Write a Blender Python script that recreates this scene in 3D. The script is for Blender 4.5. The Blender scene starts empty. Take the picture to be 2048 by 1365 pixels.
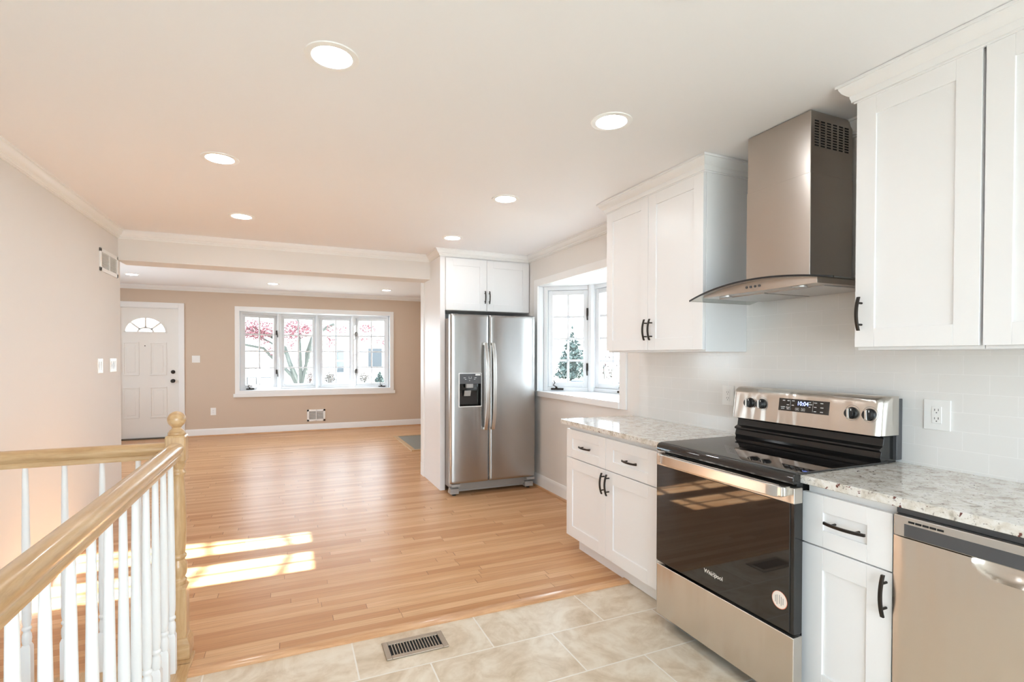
import bpy, bmesh, math, random
from mathutils import Vector, Matrix
random.seed(7)
C = bpy.context.scene.collection
SC = bpy.context.scene
R = math.radians

# ---------------------------------------------------------------- camera
def camera():
    f, cy, yaw, pitch, roll, h = 1019.284, 725.569, 0.41209, -0.01247, 0.001953, 1.36508
    fw = Vector((math.sin(yaw)*math.cos(pitch), math.cos(yaw)*math.cos(pitch), math.sin(pitch)))
    r = Vector((math.cos(yaw), -math.sin(yaw), 0)); u = r.cross(fw)
    r2 = r*math.cos(roll) + u*math.sin(roll); u2 = u*math.cos(roll) - r*math.sin(roll)
    cd = bpy.data.cameras.new('camera'); co = bpy.data.objects.new('camera', cd); C.objects.link(co)
    cd.sensor_width = 36.0; cd.sensor_fit = 'HORIZONTAL'; cd.lens = f/2048*36
    cd.shift_y = (cy-682.5)/2048; cd.clip_start = 0.02; cd.clip_end = 300
    m = Matrix(((r2.x, u2.x, -fw.x, 0), (r2.y, u2.y, -fw.y, 0), (r2.z, u2.z, -fw.z, h), (0, 0, 0, 1)))
    co.matrix_world = m
    SC.camera = co
camera()

# ---------------------------------------------------------------- light and exposure
SC.view_settings.view_transform = 'Standard'
SC.view_settings.look = 'None'
SC.view_settings.exposure = 1.92
SC.view_settings.gamma = 1.0
SC.view_settings.use_curve_mapping = False
cy = SC.cycles
cy.use_denoising = True
cy.max_bounces = 12; cy.diffuse_bounces = 7; cy.glossy_bounces = 6; cy.transmission_bounces = 8; cy.transparent_max_bounces = 16
cy.sample_clamp_indirect = 6.0
cy.caustics_reflective = False; cy.caustics_refractive = False

w = bpy.data.worlds.new('sky'); SC.world = w; w.use_nodes = True
bg = w.node_tree.nodes['Background']
bg.inputs['Color'].default_value = (0.80, 0.91, 1.0, 1); bg.inputs['Strength'].default_value = 3.3

sd = bpy.data.lights.new('sun', 'SUN'); sd.energy = 20.0; sd.angle = R(0.6); sd.color = (1.0, 0.975, 0.95)
so = bpy.data.objects.new('sun', sd); C.objects.link(so)
SUN_TAN = 0.449
so.rotation_euler = Vector((-1.0, 0.0, -SUN_TAN)).to_track_quat('-Z', 'Y').to_euler()
so.location = (12, 4, 5)

def portal(name, loc, direction, sx, sy):
    l = bpy.data.lights.new(name, 'AREA'); l.shape = 'RECTANGLE'; l.size = sx; l.size_y = sy
    l.cycles.is_portal = True
    o = bpy.data.objects.new(name, l); C.objects.link(o); o.location = loc
    o.rotation_euler = Vector(direction).to_track_quat('-Z', 'Y').to_euler()
portal('daylight_bow_window', (0.5, 10.05, 1.45), (0, -1, 0), 2.55, 1.4)
portal('daylight_bay_window', (2.56, 4.05, 1.55), (-1, 0, 0), 1.1, 1.45)
portal('daylight_added_stair_window', (-1.50, -1.35, 1.47), (1, 0, 0), 1.2, 0.55)  # this and the next two portals serve added, unseen windows
portal('daylight_added_living_window', (-3.62, 7.5, 1.45), (1, 0, 0), 1.25, 2.5)
portal('daylight_added_rear_window', (0.45, -1.97, 1.2), (0, 1, 0), 3.3, 1.9)
LAMP = 20.0

# ---------------------------------------------------------------- materials
def mat(name, col, rough=0.5, metal=0.0, **kw):
    m = bpy.data.materials.new(name); m.use_nodes = True
    b = m.node_tree.nodes['Principled BSDF']
    b.inputs['Base Color'].default_value = (*col, 1); b.inputs['Roughness'].default_value = rough
    b.inputs['Metallic'].default_value = metal
    for k, v in kw.items():
        b.inputs[k.replace('_', ' ')].default_value = v
    return m
def nodes(m):
    return m.node_tree.nodes, m.node_tree.links, m.node_tree.nodes['Principled BSDF']
def ramp(n, stops):
    r = n.new('ShaderNodeValToRGB')
    el = r.color_ramp.elements
    while len(el) < len(stops): el.new(0.5)
    for e, (p, c) in zip(el, stops):
        e.position = p; e.color = (*c, 1)
    return r
def mth(n, l, op, a, b=None, c=None):
    x = n.new('ShaderNodeMath'); x.operation = op
    for i, v in enumerate((a, b, c)):
        if v is None: continue
        if isinstance(v, (int, float)): x.inputs[i].default_value = v
        else: l.new(v, x.inputs[i])
    return x.outputs[0]
def mixc(n, l, fac, a, b, typ='MIX'):
    x = n.new('ShaderNodeMix'); x.data_type = 'RGBA'; x.blend_type = typ
    for s, v in ((x.inputs[0], fac), (x.inputs[6], a), (x.inputs[7], b)):
        if isinstance(v, (int, float)): s.default_value = v
        elif isinstance(v, tuple): s.default_value = (*v, 1)
        else: l.new(v, s)
    return x.outputs[2]
def obj_xyz(n, l):
    t = n.new('ShaderNodeTexCoord'); s = n.new('ShaderNodeSeparateXYZ'); l.new(t.outputs['Object'], s.inputs[0])
    return s.outputs[0], s.outputs[1], s.outputs[2]
def comb(n, l, *v):
    c = n.new('ShaderNodeCombineXYZ')
    for i, q in enumerate(v):
        if isinstance(q, (int, float)): c.inputs[i].default_value = q
        else: l.new(q, c.inputs[i])
    return c.outputs[0]
def noise(n, l, vec, scale, detail=4, rough=0.5, dist=0.0):
    x = n.new('ShaderNodeTexNoise'); l.new(vec, x.inputs['Vector'])
    x.inputs['Scale'].default_value = scale; x.inputs['Detail'].default_value = detail
    x.inputs['Roughness'].default_value = rough; x.inputs['Distortion'].default_value = dist
    return x.outputs['Fac']
def bump(n, l, b, h, strength, dist=0.01):
    x = n.new('ShaderNodeBump'); x.inputs['Strength'].default_value = strength; x.inputs['Distance'].default_value = dist
    l.new(h, x.inputs['Height']); l.new(x.outputs[0], b.inputs['Normal'])

def paint(name, col, rough=0.6, texture=0.04):
    m = mat(name, col, rough); n, l, b = nodes(m)
    t = n.new('ShaderNodeTexCoord')
    bump(n, l, b, noise(n, l, t.outputs['Object'], 220, 2), texture, 0.002)
    return m

M = {}
M['wall'] = paint('greige_wall_paint', (0.76, 0.735, 0.71), 0.7)
M['taupe'] = paint('taupe_wall_paint', (0.61, 0.495, 0.395), 0.7)
M['ceiling'] = paint('ceiling_paint', (0.86, 0.86, 0.88), 0.8)
M['trim'] = mat('white_trim_paint', (0.84, 0.84, 0.84), 0.35)
M['cabinet'] = mat('white_cabinet_lacquer', (0.81, 0.81, 0.82), 0.32)
M['vinyl'] = mat('white_vinyl', (0.74, 0.76, 0.785), 0.35)
M['plastic'] = mat('white_plastic', (0.86, 0.86, 0.85), 0.3)
M['door'] = mat('white_door_paint', (0.82, 0.80, 0.77), 0.4)
M['bronze'] = mat('dark_bronze', (0.035, 0.028, 0.024), 0.38, 0.7)
M['black'] = mat('black_plastic', (0.012, 0.012, 0.013), 0.35)
M['blackgloss'] = mat('black_gloss', (0.010, 0.009, 0.009), 0.03, 0.0, Specular_IOR_Level=0.75)
M['blackmatte'] = mat('black_void', (0.006, 0.006, 0.006), 0.8)
M['enamel'] = mat('black_enamel', (0.014, 0.0135, 0.013), 0.14)
M['greyplastic'] = mat('grey_plastic', (0.33, 0.32, 0.31), 0.4)
M['darkgrey'] = mat('dark_grey_plastic', (0.07, 0.07, 0.075), 0.3)
M['fridgeside'] = mat('grey_painted_steel', (0.28, 0.26, 0.24), 0.45, 0.0)
M['legend'] = mat('grey_legend_print', (0.55, 0.55, 0.55), 0.5)
M['silverprint'] = mat('silver_print', (0.75, 0.73, 0.70), 0.35, 0.3)
M['sticker'] = mat('cream_sticker', (0.80, 0.72, 0.66), 0.6)
M['stickerred'] = mat('red_sticker_edge', (0.62, 0.16, 0.08), 0.6)
M['brass'] = mat('bronze_register_metal', (0.40, 0.33, 0.26), 0.4, 0.7)
M['threshold'] = mat('threshold_metal', (0.12, 0.10, 0.08), 0.4, 0.5)
M['chrome'] = mat('polished_metal', (0.72, 0.70, 0.68), 0.12, 1.0)
M['filter'] = mat('aluminium_filter', (0.50, 0.49, 0.48), 0.4, 0.9)

def glass_pane(name, tint=(0.96, 0.98, 0.98), gloss=0.07):
    m = bpy.data.materials.new(name); m.use_nodes = True
    n, l = m.node_tree.nodes, m.node_tree.links
    n.remove(n['Principled BSDF']); out = n['Material Output']
    t = n.new('ShaderNodeBsdfTransparent'); t.inputs[0].default_value = (*tint, 1)
    g = n.new('ShaderNodeBsdfGlossy'); g.inputs['Roughness'].default_value = 0.02
    lw = n.new('ShaderNodeFresnel'); lw.inputs[0].default_value = 1.45
    mx = n.new('ShaderNodeMixShader')
    l.new(mth(n, l, 'MINIMUM', lw.outputs[0], 0.5), mx.inputs[0]); l.new(t.outputs[0], mx.inputs[1]); l.new(g.outputs[0], mx.inputs[2])
    l.new(mx.outputs[0], out.inputs[0])
    return m
M['glass'] = glass_pane('window_glass')
M['hoodglass'] = glass_pane('hood_glass', (0.86, 0.88, 0.86))

def emit(name, col, s):
    m = bpy.data.materials.new(name); m.use_nodes = True
    n, l = m.node_tree.nodes, m.node_tree.links
    n.remove(n['Principled BSDF'])
    e = n.new('ShaderNodeEmission'); e.inputs[0].default_value = (*col, 1); e.inputs[1].default_value = s
    l.new(e.outputs[0], n['Material Output'].inputs[0]); return m
M['lamp'] = emit('lamp_diffuser', (0.95, 0.975, 1.0), LAMP)
M['clock'] = emit('clock_digits', (0.25, 0.35, 1.0), 1.6)

def steel(name, col, rough, axis='H', wavy=0.0):
    m = mat(name, col, rough, 1.0); n, l, b = nodes(m)
    x, y, z = obj_xyz(n, l)
    if axis == 'H': v = comb(n, l, mth(n, l, 'MULTIPLY', x, 6.0), mth(n, l, 'MULTIPLY', y, 6.0), mth(n, l, 'MULTIPLY', z, 2500.0))
    else: v = comb(n, l, mth(n, l, 'MULTIPLY', x, 700.0), mth(n, l, 'MULTIPLY', y, 700.0), mth(n, l, 'MULTIPLY', z, 3.0))
    f = noise(n, l, v, 1.0, 2)
    l.new(mth(n, l, 'MULTIPLY_ADD', f, 0.02, rough-0.01), b.inputs['Roughness'])
    if wavy:
        wv = comb(n, l, mth(n, l, 'MULTIPLY', x, 7.0), mth(n, l, 'MULTIPLY', y, 7.0), mth(n, l, 'MULTIPLY', z, 1.1))
        bump(n, l, b, noise(n, l, wv, 1.0, 2), 0.5, wavy)
    b.inputs['Anisotropic'].default_value = 0.8
    t = n.new('ShaderNodeTangent'); t.direction_type = 'RADIAL'; t.axis = 'Z'
    l.new(t.outputs[0], b.inputs['Tangent'])
    if axis == 'H': b.inputs['Anisotropic Rotation'].default_value = 0.25
    return m
M['steel'] = steel('brushed_steel', (0.60, 0.575, 0.55), 0.27)
M['steelfridge'] = steel('fridge_steel', (0.42, 0.41, 0.40), 0.26)
M['steelwarm'] = steel('brushed_steel_warm', (0.64, 0.60, 0.55), 0.26, 'H', 0.028)
M['steelhood'] = steel('hood_steel', (0.50, 0.46, 0.42), 0.28)
M['steelv'] = steel('brushed_steel_panel', (0.70, 0.64, 0.58), 0.26, 'H', 0.028)
M['steelsmooth'] = mat('satin_steel', (0.66, 0.64, 0.61), 0.24, 1.0)

def oak(name, axis, cols=((0.38, 0.21, 0.085), (0.56, 0.36, 0.18), (0.69, 0.49, 0.285))):
    m = mat(name, (0.5, 0.35, 0.2), 0.28); n, l, b = nodes(m)
    xyz = obj_xyz(n, l)
    v = comb(n, l, *[mth(n, l, 'MULTIPLY', q, 0.10 if i == axis else 1.0) for i, q in enumerate(xyz)])
    a = noise(n, l, v, 30, 5, 0.6, 1.2); c = noise(n, l, v, 160, 3, 0.6)
    f = mth(n, l, 'ADD', mth(n, l, 'MULTIPLY', a, 0.75), mth(n, l, 'MULTIPLY', c, 0.25))
    r = ramp(n, [(0.25, cols[0]), (0.5, cols[1]), (0.75, cols[2])]); l.new(f, r.inputs[0])
    l.new(r.outputs[0], b.inputs['Base Color'])
    b.inputs['Coat Weight'].default_value = 0.4; b.inputs['Coat Roughness'].default_value = 0.12
    return m
M['oakx'] = oak('oak_grain_x', 0); M['oaky'] = oak('oak_grain_y', 1); M['oakz'] = oak('oak_grain_z', 2)
RED = ((0.40, 0.19, 0.085), (0.58, 0.32, 0.16), (0.68, 0.42, 0.235))
M['redoakx'] = oak('red_oak_grain_x', 0, RED); M['redoaky'] = oak('red_oak_grain_y', 1, RED)

def plank_floor():
    m = mat('red_oak_strip_floor', (0.6, 0.4, 0.25), 0.22, 0.0, Specular_IOR_Level=0.14); n, l, b = nodes(m)
    x, y, z = obj_xyz(n, l)
    W = 0.0575
    ry = mth(n, l, 'DIVIDE', y, W); row = mth(n, l, 'FLOOR', ry)
    wn = n.new('ShaderNodeTexWhiteNoise'); wn.noise_dimensions = '1D'; l.new(row, wn.inputs['W'])
    ln = mth(n, l, 'MULTIPLY_ADD', wn.outputs['Value'], 0.9, 0.75)
    wn1 = n.new('ShaderNodeTexWhiteNoise'); wn1.noise_dimensions = '1D'; l.new(mth(n, l, 'ADD', row, 57.3), wn1.inputs['W'])
    px = mth(n, l, 'ADD', mth(n, l, 'DIVIDE', x, ln), mth(n, l, 'MULTIPLY', wn1.outputs['Value'], 7.0))
    col = mth(n, l, 'FLOOR', px)
    wn2 = n.new('ShaderNodeTexWhiteNoise'); wn2.noise_dimensions = '2D'; l.new(comb(n, l, row, col, 0.0), wn2.inputs['Vector'])
    tone = wn2.outputs['Value']
    off = mth(n, l, 'MULTIPLY', tone, 40.0)
    gv = comb(n, l, mth(n, l, 'MULTIPLY_ADD', x, 0.55, off), mth(n, l, 'MULTIPLY', y, 9.0), off)
    g1 = noise(n, l, gv, 3.2, 5, 0.6, 0.6)
    gv2 = comb(n, l, mth(n, l, 'MULTIPLY_ADD', x, 1.4, off), mth(n, l, 'MULTIPLY', y, 60.0), off)
    g2 = noise(n, l, gv2, 3.0, 3, 0.6)
    r = ramp(n, [(0.0, (0.42, 0.20, 0.088)), (0.3, (0.55, 0.29, 0.14)), (0.65, (0.65, 0.385, 0.205)), (1.0, (0.74, 0.48, 0.28))])
    f = mth(n, l, 'ADD', mth(n, l, 'MULTIPLY', tone, 0.62), mth(n, l, 'MULTIPLY', g1, 0.58)); l.new(mth(n, l, 'SUBTRACT', f, 0.06), r.inputs[0])
    c = mixc(n, l, mth(n, l, 'MULTIPLY', mth(n, l, 'SUBTRACT', g2, 0.38), 1.5), r.outputs[0], (0.40, 0.20, 0.09))
    # dark mineral streaks
    st = ramp(n, [(0.66, (0, 0, 0)), (0.74, (1, 1, 1))]); l.new(g1, st.inputs[0])
    c = mixc(n, l, mth(n, l, 'MULTIPLY', st.outputs[0], 0.35), c, (0.33, 0.17, 0.09))
    fy = mth(n, l, 'FRACT', ry); fx = mth(n, l, 'FRACT', px)
    ey = mth(n, l, 'LESS_THAN', mth(n, l, 'ABSOLUTE', mth(n, l, 'SUBTRACT', fy, 0.5)), 0.488)
    ex = mth(n, l, 'LESS_THAN', mth(n, l, 'ABSOLUTE', mth(n, l, 'SUBTRACT', fx, 0.5)), 0.4985)
    e = mth(n, l, 'MULTIPLY', ey, ex)
    c = mixc(n, l, e, (0.30, 0.16, 0.08), c)
    l.new(c, b.inputs['Base Color'])
    l.new(mth(n, l, 'MULTIPLY_ADD', g2, 0.14, 0.26), b.inputs['Roughness'])
    bump(n, l, b, e, 0.12, 0.001)
    return m
M['planks'] = plank_floor()

def floor_tile():
    m = mat('beige_stone_tile', (0.66, 0.57, 0.46), 0.35); n, l, b = nodes(m)
    x, y, z = obj_xyz(n, l)
    v = comb(n, l, mth(n, l, 'ADD', x, -0.573+0.915), mth(n, l, 'ADD', y, -1.883+0.328*8), 0.0)
    br = n.new('ShaderNodeTexBrick'); l.new(v, br.inputs['Vector'])
    br.offset = 0.5; br.inputs['Scale'].default_value = 1.0; br.inputs['Brick Width'].default_value = 0.610; br.inputs['Row Height'].default_value = 0.328
    br.inputs['Mortar Size'].default_value = 0.0035; br.inputs['Mortar Smooth'].default_value = 0.1; br.inputs['Bias'].default_value = 0.0
    br.inputs['Color1'].default_value = (0, 0, 0, 1); br.inputs['Color2'].default_value = (1, 1, 1, 1); br.inputs['Mortar'].default_value = (0.5, 0.5, 0.5, 1)
    sh = mth(n, l, 'MULTIPLY', br.outputs['Color'], 9.0)
    nv = comb(n, l, mth(n, l, 'ADD', x, sh), mth(n, l, 'ADD', y, sh), sh)
    a = noise(n, l, nv, 4.0, 6, 0.62, 1.6); c2 = noise(n, l, nv, 14.0, 5, 0.6, 0.8)
    f = mth(n, l, 'ADD', mth(n, l, 'MULTIPLY', a, 0.7), mth(n, l, 'MULTIPLY', c2, 0.3))
    r = ramp(n, [(0.30, (0.48, 0.365, 0.24)), (0.44, (0.61, 0.495, 0.365)), (0.56, (0.71, 0.615, 0.49)), (0.70, (0.77, 0.695, 0.585))]); l.new(f, r.inputs[0])
    c = mixc(n, l, br.outputs['Fac'], r.outputs[0], (0.78, 0.73, 0.66))
    l.new(c, b.inputs['Base Color'])
    l.new(mth(n, l, 'MULTIPLY_ADD', c2, 0.25, 0.22), b.inputs['Roughness'])
    bump(n, l, b, mth(n, l, 'SUBTRACT', 1.0, br.outputs['Fac']), 0.25, 0.002)
    return m
M['tile'] = floor_tile()

def subway():
    m = mat('white_subway_tile', (0.80, 0.79, 0.77), 0.12); n, l, b = nodes(m)
    x, y, z = obj_xyz(n, l)
    v = comb(n, l, mth(n, l, 'ADD', y, -2.411+0.1635*40), mth(n, l, 'ADD', z, -1.223+0.0735*20), 0.0)
    br = n.new('ShaderNodeTexBrick'); l.new(v, br.inputs['Vector'])
    br.offset = 0.5; br.inputs['Scale'].default_value = 1.0; br.inputs['Brick Width'].default_value = 0.1635; br.inputs['Row Height'].default_value = 0.0735
    br.inputs['Mortar Size'].default_value = 0.0013; br.inputs['Mortar Smooth'].default_value = 0.2
    l.new(mixc(n, l, br.outputs['Fac'], (0.79, 0.78, 0.765), (0.86, 0.85, 0.84)), b.inputs['Base Color'])
    bump(n, l, b, mth(n, l, 'SUBTRACT', 1.0, br.outputs['Fac']), 0.35, 0.002)
    return m
M['subway'] = subway()

def granite():
    m = mat('speckled_white_granite', (0.75, 0.73, 0.69), 0.08); n, l, b = nodes(m)
    t = n.new('ShaderNodeTexCoord'); o = t.outputs['Object']
    a = noise(n, l, o, 22, 5, 0.65, 0.6)
    r = ramp(n, [(0.32, (0.40, 0.36, 0.31)), (0.45, (0.62, 0.58, 0.52)), (0.58, (0.72, 0.70, 0.67))]); l.new(a, r.inputs[0])
    sp = noise(n, l, o, 95, 3, 0.6, 0.4)
    rs = ramp(n, [(0.60, (0, 0, 0)), (0.66, (1, 1, 1))]); l.new(sp, rs.inputs[0])
    c = mixc(n, l, mth(n, l, 'MULTIPLY', rs.outputs[0], 0.75), r.outputs[0], (0.22, 0.19, 0.17))
    sp2 = noise(n, l, comb(n, l, *[mth(n, l, 'ADD', q, 11.3) for q in obj_xyz(n, l)]), 55, 2, 0.5, 0.5)
    r2 = ramp(n, [(0.66, (0, 0, 0)), (0.70, (1, 1, 1))]); l.new(sp2, r2.inputs[0])
    c = mixc(n, l, r2.outputs[0], c, (0.14, 0.05, 0.04))
    l.new(c, b.inputs['Base Color'])
    return m
M['granite'] = granite()

# ---------------------------------------------------------------- mesh builder
ORG = {}
def smooth_mesh(me, ang=38):
    me.polygons.foreach_set('use_smooth', [True]*len(me.polygons))
    me.set_sharp_from_angle(angle=R(ang))
def ident(u, v, d): return (u, v, d)
class MB:
    def __init__(s): s.v = []; s.f = []
    def add(s, vs, fs):
        k = len(s.v); s.v += [tuple(q) for q in vs]; s.f += [tuple(i+k for i in q) for q in fs]; return s
    def box(s, x0, x1, y0, y1, z0, z1, m=None):
        vs = [(x, y, z) for x in (x0, x1) for y in (y0, y1) for z in (z0, z1)]
        if m: vs = [m(*q) for q in vs]
        return s.add(vs, [(0, 1, 3, 2), (4, 6, 7, 5), (0, 4, 5, 1), (2, 3, 7, 6), (0, 2, 6, 4), (1, 5, 7, 3)])
    def prism(s, poly, a0, a1, m):
        n = len(poly)
        vs = [m(u, v, a0) for u, v in poly] + [m(u, v, a1) for u, v in poly]
        return s.add(vs, [tuple(range(n))[::-1], tuple(range(n, 2*n))] + [(i, (i+1) % n, n+(i+1) % n, n+i) for i in range(n)])
    def rings(s, rings, cap=True):
        n = len(rings[0]); vs = [p for r in rings for p in r]; fs = []
        for k in range(len(rings)-1):
            for i in range(n):
                j = (i+1) % n; fs.append((k*n+i, k*n+j, (k+1)*n+j, (k+1)*n+i))
        if cap: fs += [tuple(range(n))[::-1], tuple(range((len(rings)-1)*n, len(rings)*n))]
        return s.add(vs, fs)
    def lathe(s, prof, cx, cy, n=24, m=None):
        rs = []
        for r, z in prof:
            ring = [(cx+max(r, 1e-4)*math.cos(2*math.pi*i/n), cy+max(r, 1e-4)*math.sin(2*math.pi*i/n), z) for i in range(n)]
            rs.append([m(*q) for q in ring] if m else ring)
        return s.rings(rs)
    def tube(s, pts, rad, n=10):
        P = [Vector(p) for p in pts]; rs = []
        rad = rad if isinstance(rad, (list, tuple)) else [rad]*len(P)
        up = Vector((0.12, 0.31, 0.94))
        for i, p in enumerate(P):
            t = (P[min(i+1, len(P)-1)]-P[max(i-1, 0)]).normalized()
            a = t.cross(up)
            if a.length < 1e-3: a = t.cross(Vector((1, 0, 0)))
            a.normalize(); b_ = t.cross(a)
            rs.append([p+(a*math.cos(2*math.pi*k/n)+b_*math.sin(2*math.pi*k/n))*rad[i] for k in range(n)])
        return s.rings(rs)
    def sweep(s, path, prof, closed=False):
        """prof (offset to the walker's left, z) carried along a mitred XY path"""
        P = [Vector(p) for p in path]; n = len(P); rs = []
        for i, p in enumerate(P):
            d0 = (P[i]-P[i-1]).normalized() if (i > 0 or closed) else None
            d1 = (P[(i+1) % n]-P[i]).normalized() if (i < n-1 or closed) else None
            d0 = d0 or d1; d1 = d1 or d0
            n0 = Vector((-d0.y, d0.x)); n1 = Vector((-d1.y, d1.x))
            k = (n0+n1); k = k/max(k.dot(n0), 1e-4)
            rs.append([(p.x+k.x*o, p.y+k.y*o, z) for o, z in prof])
        if closed: rs.append(rs[0])
        return s.rings(rs, not closed)
    def hgrid(s, us, vs, fn, m, back=None):
        """front surface with depth fn(u,v); optional flat back closing it"""
        nu, nv = len(us), len(vs)
        pts = [m(u, v, fn(u, v)) for v in vs for u in us]
        fs = [(j*nu+i, j*nu+i+1, (j+1)*nu+i+1, (j+1)*nu+i) for j in range(nv-1) for i in range(nu-1)]
        if back is not None:
            loop = [i for i in range(nu)] + [j*nu+nu-1 for j in range(1, nv)] + [(nv-1)*nu+i for i in range(nu-2, -1, -1)] + [j*nu for j in range(nv-2, 0, -1)]
            k = len(pts)
            uv = [(us[q % nu], vs[q//nu]) for q in loop]
            pts += [m(u, v, back) for u, v in uv]; L = len(loop)
            fs += [(loop[(i+1) % L], loop[i], k+i, k+(i+1) % L) for i in range(L)]
            fs.append(tuple(k+i for i in range(L))[::-1])
        return s.add(pts, fs)
    def build(s, name, m, parent=None, bevel=0.0, seg=2, ang=38):
        o = ORG.get(parent.name, Vector((0, 0, 0))) if parent else Vector((0, 0, 0))
        me = bpy.data.meshes.new(name)
        me.from_pydata([(x-o.x, y-o.y, z-o.z) for x, y, z in s.v], [], s.f)
        bm = bmesh.new(); bm.from_mesh(me)
        bmesh.ops.recalc_face_normals(bm, faces=bm.faces); bm.to_mesh(me); bm.free()
        smooth_mesh(me, ang)
        me.materials.append(M[m] if isinstance(m, str) else m)
        ob = bpy.data.objects.new(name, me); C.objects.link(ob)
        if parent: ob.parent = parent; ORG[ob.name] = o
        if bevel:
            md = ob.modifiers.new('edge', 'BEVEL'); md.width = bevel; md.segments = seg; md.limit_method = 'ANGLE'; md.angle_limit = R(50)
            md.harden_normals = True
        return ob
def thing(name, label, cat, loc, group=None, kind=None):
    o = bpy.data.objects.new(name, None); C.objects.link(o); o.location = loc; o.empty_display_size = 0.1
    ORG[o.name] = Vector(loc); return tag(o, label, cat, group, kind)
def tag(o, label, cat, group=None, kind=None):
    o['label'] = label; o['category'] = cat
    if group: o['group'] = group
    if kind: o['kind'] = kind
    return o
def struct(o, label, cat): return tag(o, label, cat, None, 'structure')
def copy_tree(o, loc=None, parent=None):
    c = o.copy(); C.objects.link(c); ORG[c.name] = ORG.get(o.name, Vector((0, 0, 0)))
    if parent: c.parent = parent
    if loc is not None: c.location = loc; ORG[c.name] = Vector(loc)
    for ch in list(o.children): copy_tree(ch, None, c)
    return c
def face_x(x):          # u = y, v = z, d = depth into a surface that faces -X
    return lambda u, v, d: (x+d, u, v)
def face_y(y):          # u = x, v = z, d = depth into a surface that faces -Y
    return lambda u, v, d: (u, y+d, v)
def text_mesh(body, size, m, name, mp, parent, extrude=0.0006, shear=0.0):
    cu = bpy.data.curves.new(name+'_curve', 'FONT'); cu.body = body; cu.size = size; cu.extrude = extrude; cu.align_x = 'CENTER'; cu.align_y = 'CENTER'; cu.shear = shear
    to = bpy.data.objects.new(name+'_tmp', cu); C.objects.link(to)
    dg = bpy.context.evaluated_depsgraph_get(); me = bpy.data.meshes.new_from_object(to.evaluated_get(dg))
    bpy.data.objects.remove(to); bpy.data.curves.remove(cu)
    b = MB(); b.add([mp(v.co.x, v.co.y, v.co.z) for v in me.vertices], [tuple(p.vertices) for p in me.polygons])
    bpy.data.meshes.remove(me)
    return b.build(name, m, parent)

# ---------------------------------------------------------------- room numbers (metres)
H, HL = 2.445, 2.51                      # kitchen and living-room ceilings
XW, XL = 2.39, -1.353                    # right and left kitchen walls
YB, YF, YK = 5.405, 9.955, -1.8          # beam, far wall, wall behind the camera
XB, XU, XC = 1.800, 2.055, 1.772         # base fronts, upper fronts, counter edge

# ---------------------------------------------------------------- floors, walls, ceilings
b = MB()
b.box(-0.40, 2.56, 2.578, 5.463, -0.2, 0.0); b.box(-1.48, -0.40, 2.72, 5.463, -0.2, 0.0); b.box(-3.5, 2.56, 5.463, 10.15, -0.2, 0.0)
struct(b.build('wood_floor', 'planks'), 'oak strip hardwood floor with honey and reddish boards', 'floor')
b = MB(); b.box(-0.40, 2.56, YK-0.15, 2.514, -0.2, -0.004); b.box(-1.48, -0.40, YK-0.15, -0.3, -0.2, -0.004)
struct(b.build('tile_floor', 'tile'), 'beige stone-look tile floor in front of the range', 'floor')
b = MB(); b.prism([(2.514, -0.1), (2.514, 0.004), (2.522, 0.010), (2.572, 0.010), (2.578, 0.0), (2.578, -0.1)], -0.40, 2.30, lambda u, v, d: (d, u, v))
struct(b.build('trim_1', 'redoakx'), 'oak reducer strip between hardwood floor and tile floor', 'floor trim')
b = MB(); b.prism([(-0.53, -0.03), (-0.54, -0.015), (-0.53, 0.008), (-0.40, 0.008), (-0.40, -0.03)], -0.3, 2.62, lambda u, v, d: (u, d, v))
b.prism([(2.61, -0.03), (2.60, -0.015), (2.61, 0.008), (2.72, 0.008), (2.72, -0.03)], -1.353, -0.40, lambda u, v, d: (d, u, v))
struct(b.build('trim_2', 'oaky', bevel=0.003), 'oak nosing around the stair opening under the balusters', 'floor trim')

b = MB()
for q in ((YK-0.15, -1.65, -1.4, 2.6), (-1.65, -1.05, -1.4, 0.85), (-1.65, -1.05, 2.1, 2.6), (-1.05, 5.463, -1.4, 2.6)): b.box(-1.48, XL, *q)
struct(b.build('wall_left', 'wall'), 'greige kitchen wall beside the stair railing', 'wall')
b = MB()
for q in ((YK-0.15, 3.323, -0.2, 2.6), (3.323, 4.775, -0.2, 1.0), (3.323, 4.775, 2.10, 2.6), (4.775, 5.8, -0.2, 2.6)):
    b.box(XW, 2.54, *q)
struct(b.build('wall_right', 'wall'), 'greige kitchen wall around the bay window and behind the cabinets', 'wall')
b = MB(); b.box(1.450, XW, 5.50, 5.80, -0.1, 2.6); b.box(1.405, 1.450, 5.665, 5.80, -0.1, 2.6)
struct(b.build('wall_divider', 'wall'), 'short greige wall behind the refrigerator', 'wall')
b = MB()
for q in ((-1.48, -1.2, -0.2, 2.6), (-1.2, 2.1, -0.2, 0.25), (-1.2, 2.1, 2.15, 2.6), (2.1, 2.54, -0.2, 2.6)): b.box(q[0], q[1], YK-0.15, YK, q[2], q[3])
struct(b.build('wall_back', 'wall'), 'greige wall behind the camera with an added wide window', 'wall')
b = MB()
for q in ((-3.5, -2.50, -0.2, 2.7), (-2.50, -1.665, 2.155, 2.7), (-1.665, -0.791, -0.2, 2.7), (-0.791, 1.784, -0.2, 0.75), (-0.791, 1.784, 2.15, 2.7), (1.784, 2.54, -0.2, 2.7)):
    b.box(q[0], q[1], YF, YF+0.15, q[2], q[3])
struct(b.build('wall_far', 'taupe'), 'taupe living room wall with front door and bow window', 'wall')
b = MB()
for q in ((5.3, 6.2, -0.2, 2.7), (6.2, 8.8, -0.2, 0.8), (6.2, 8.8, 2.1, 2.7), (8.8, 10.15, -0.2, 2.7)): b.box(-3.6, -3.5, *q)
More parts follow.
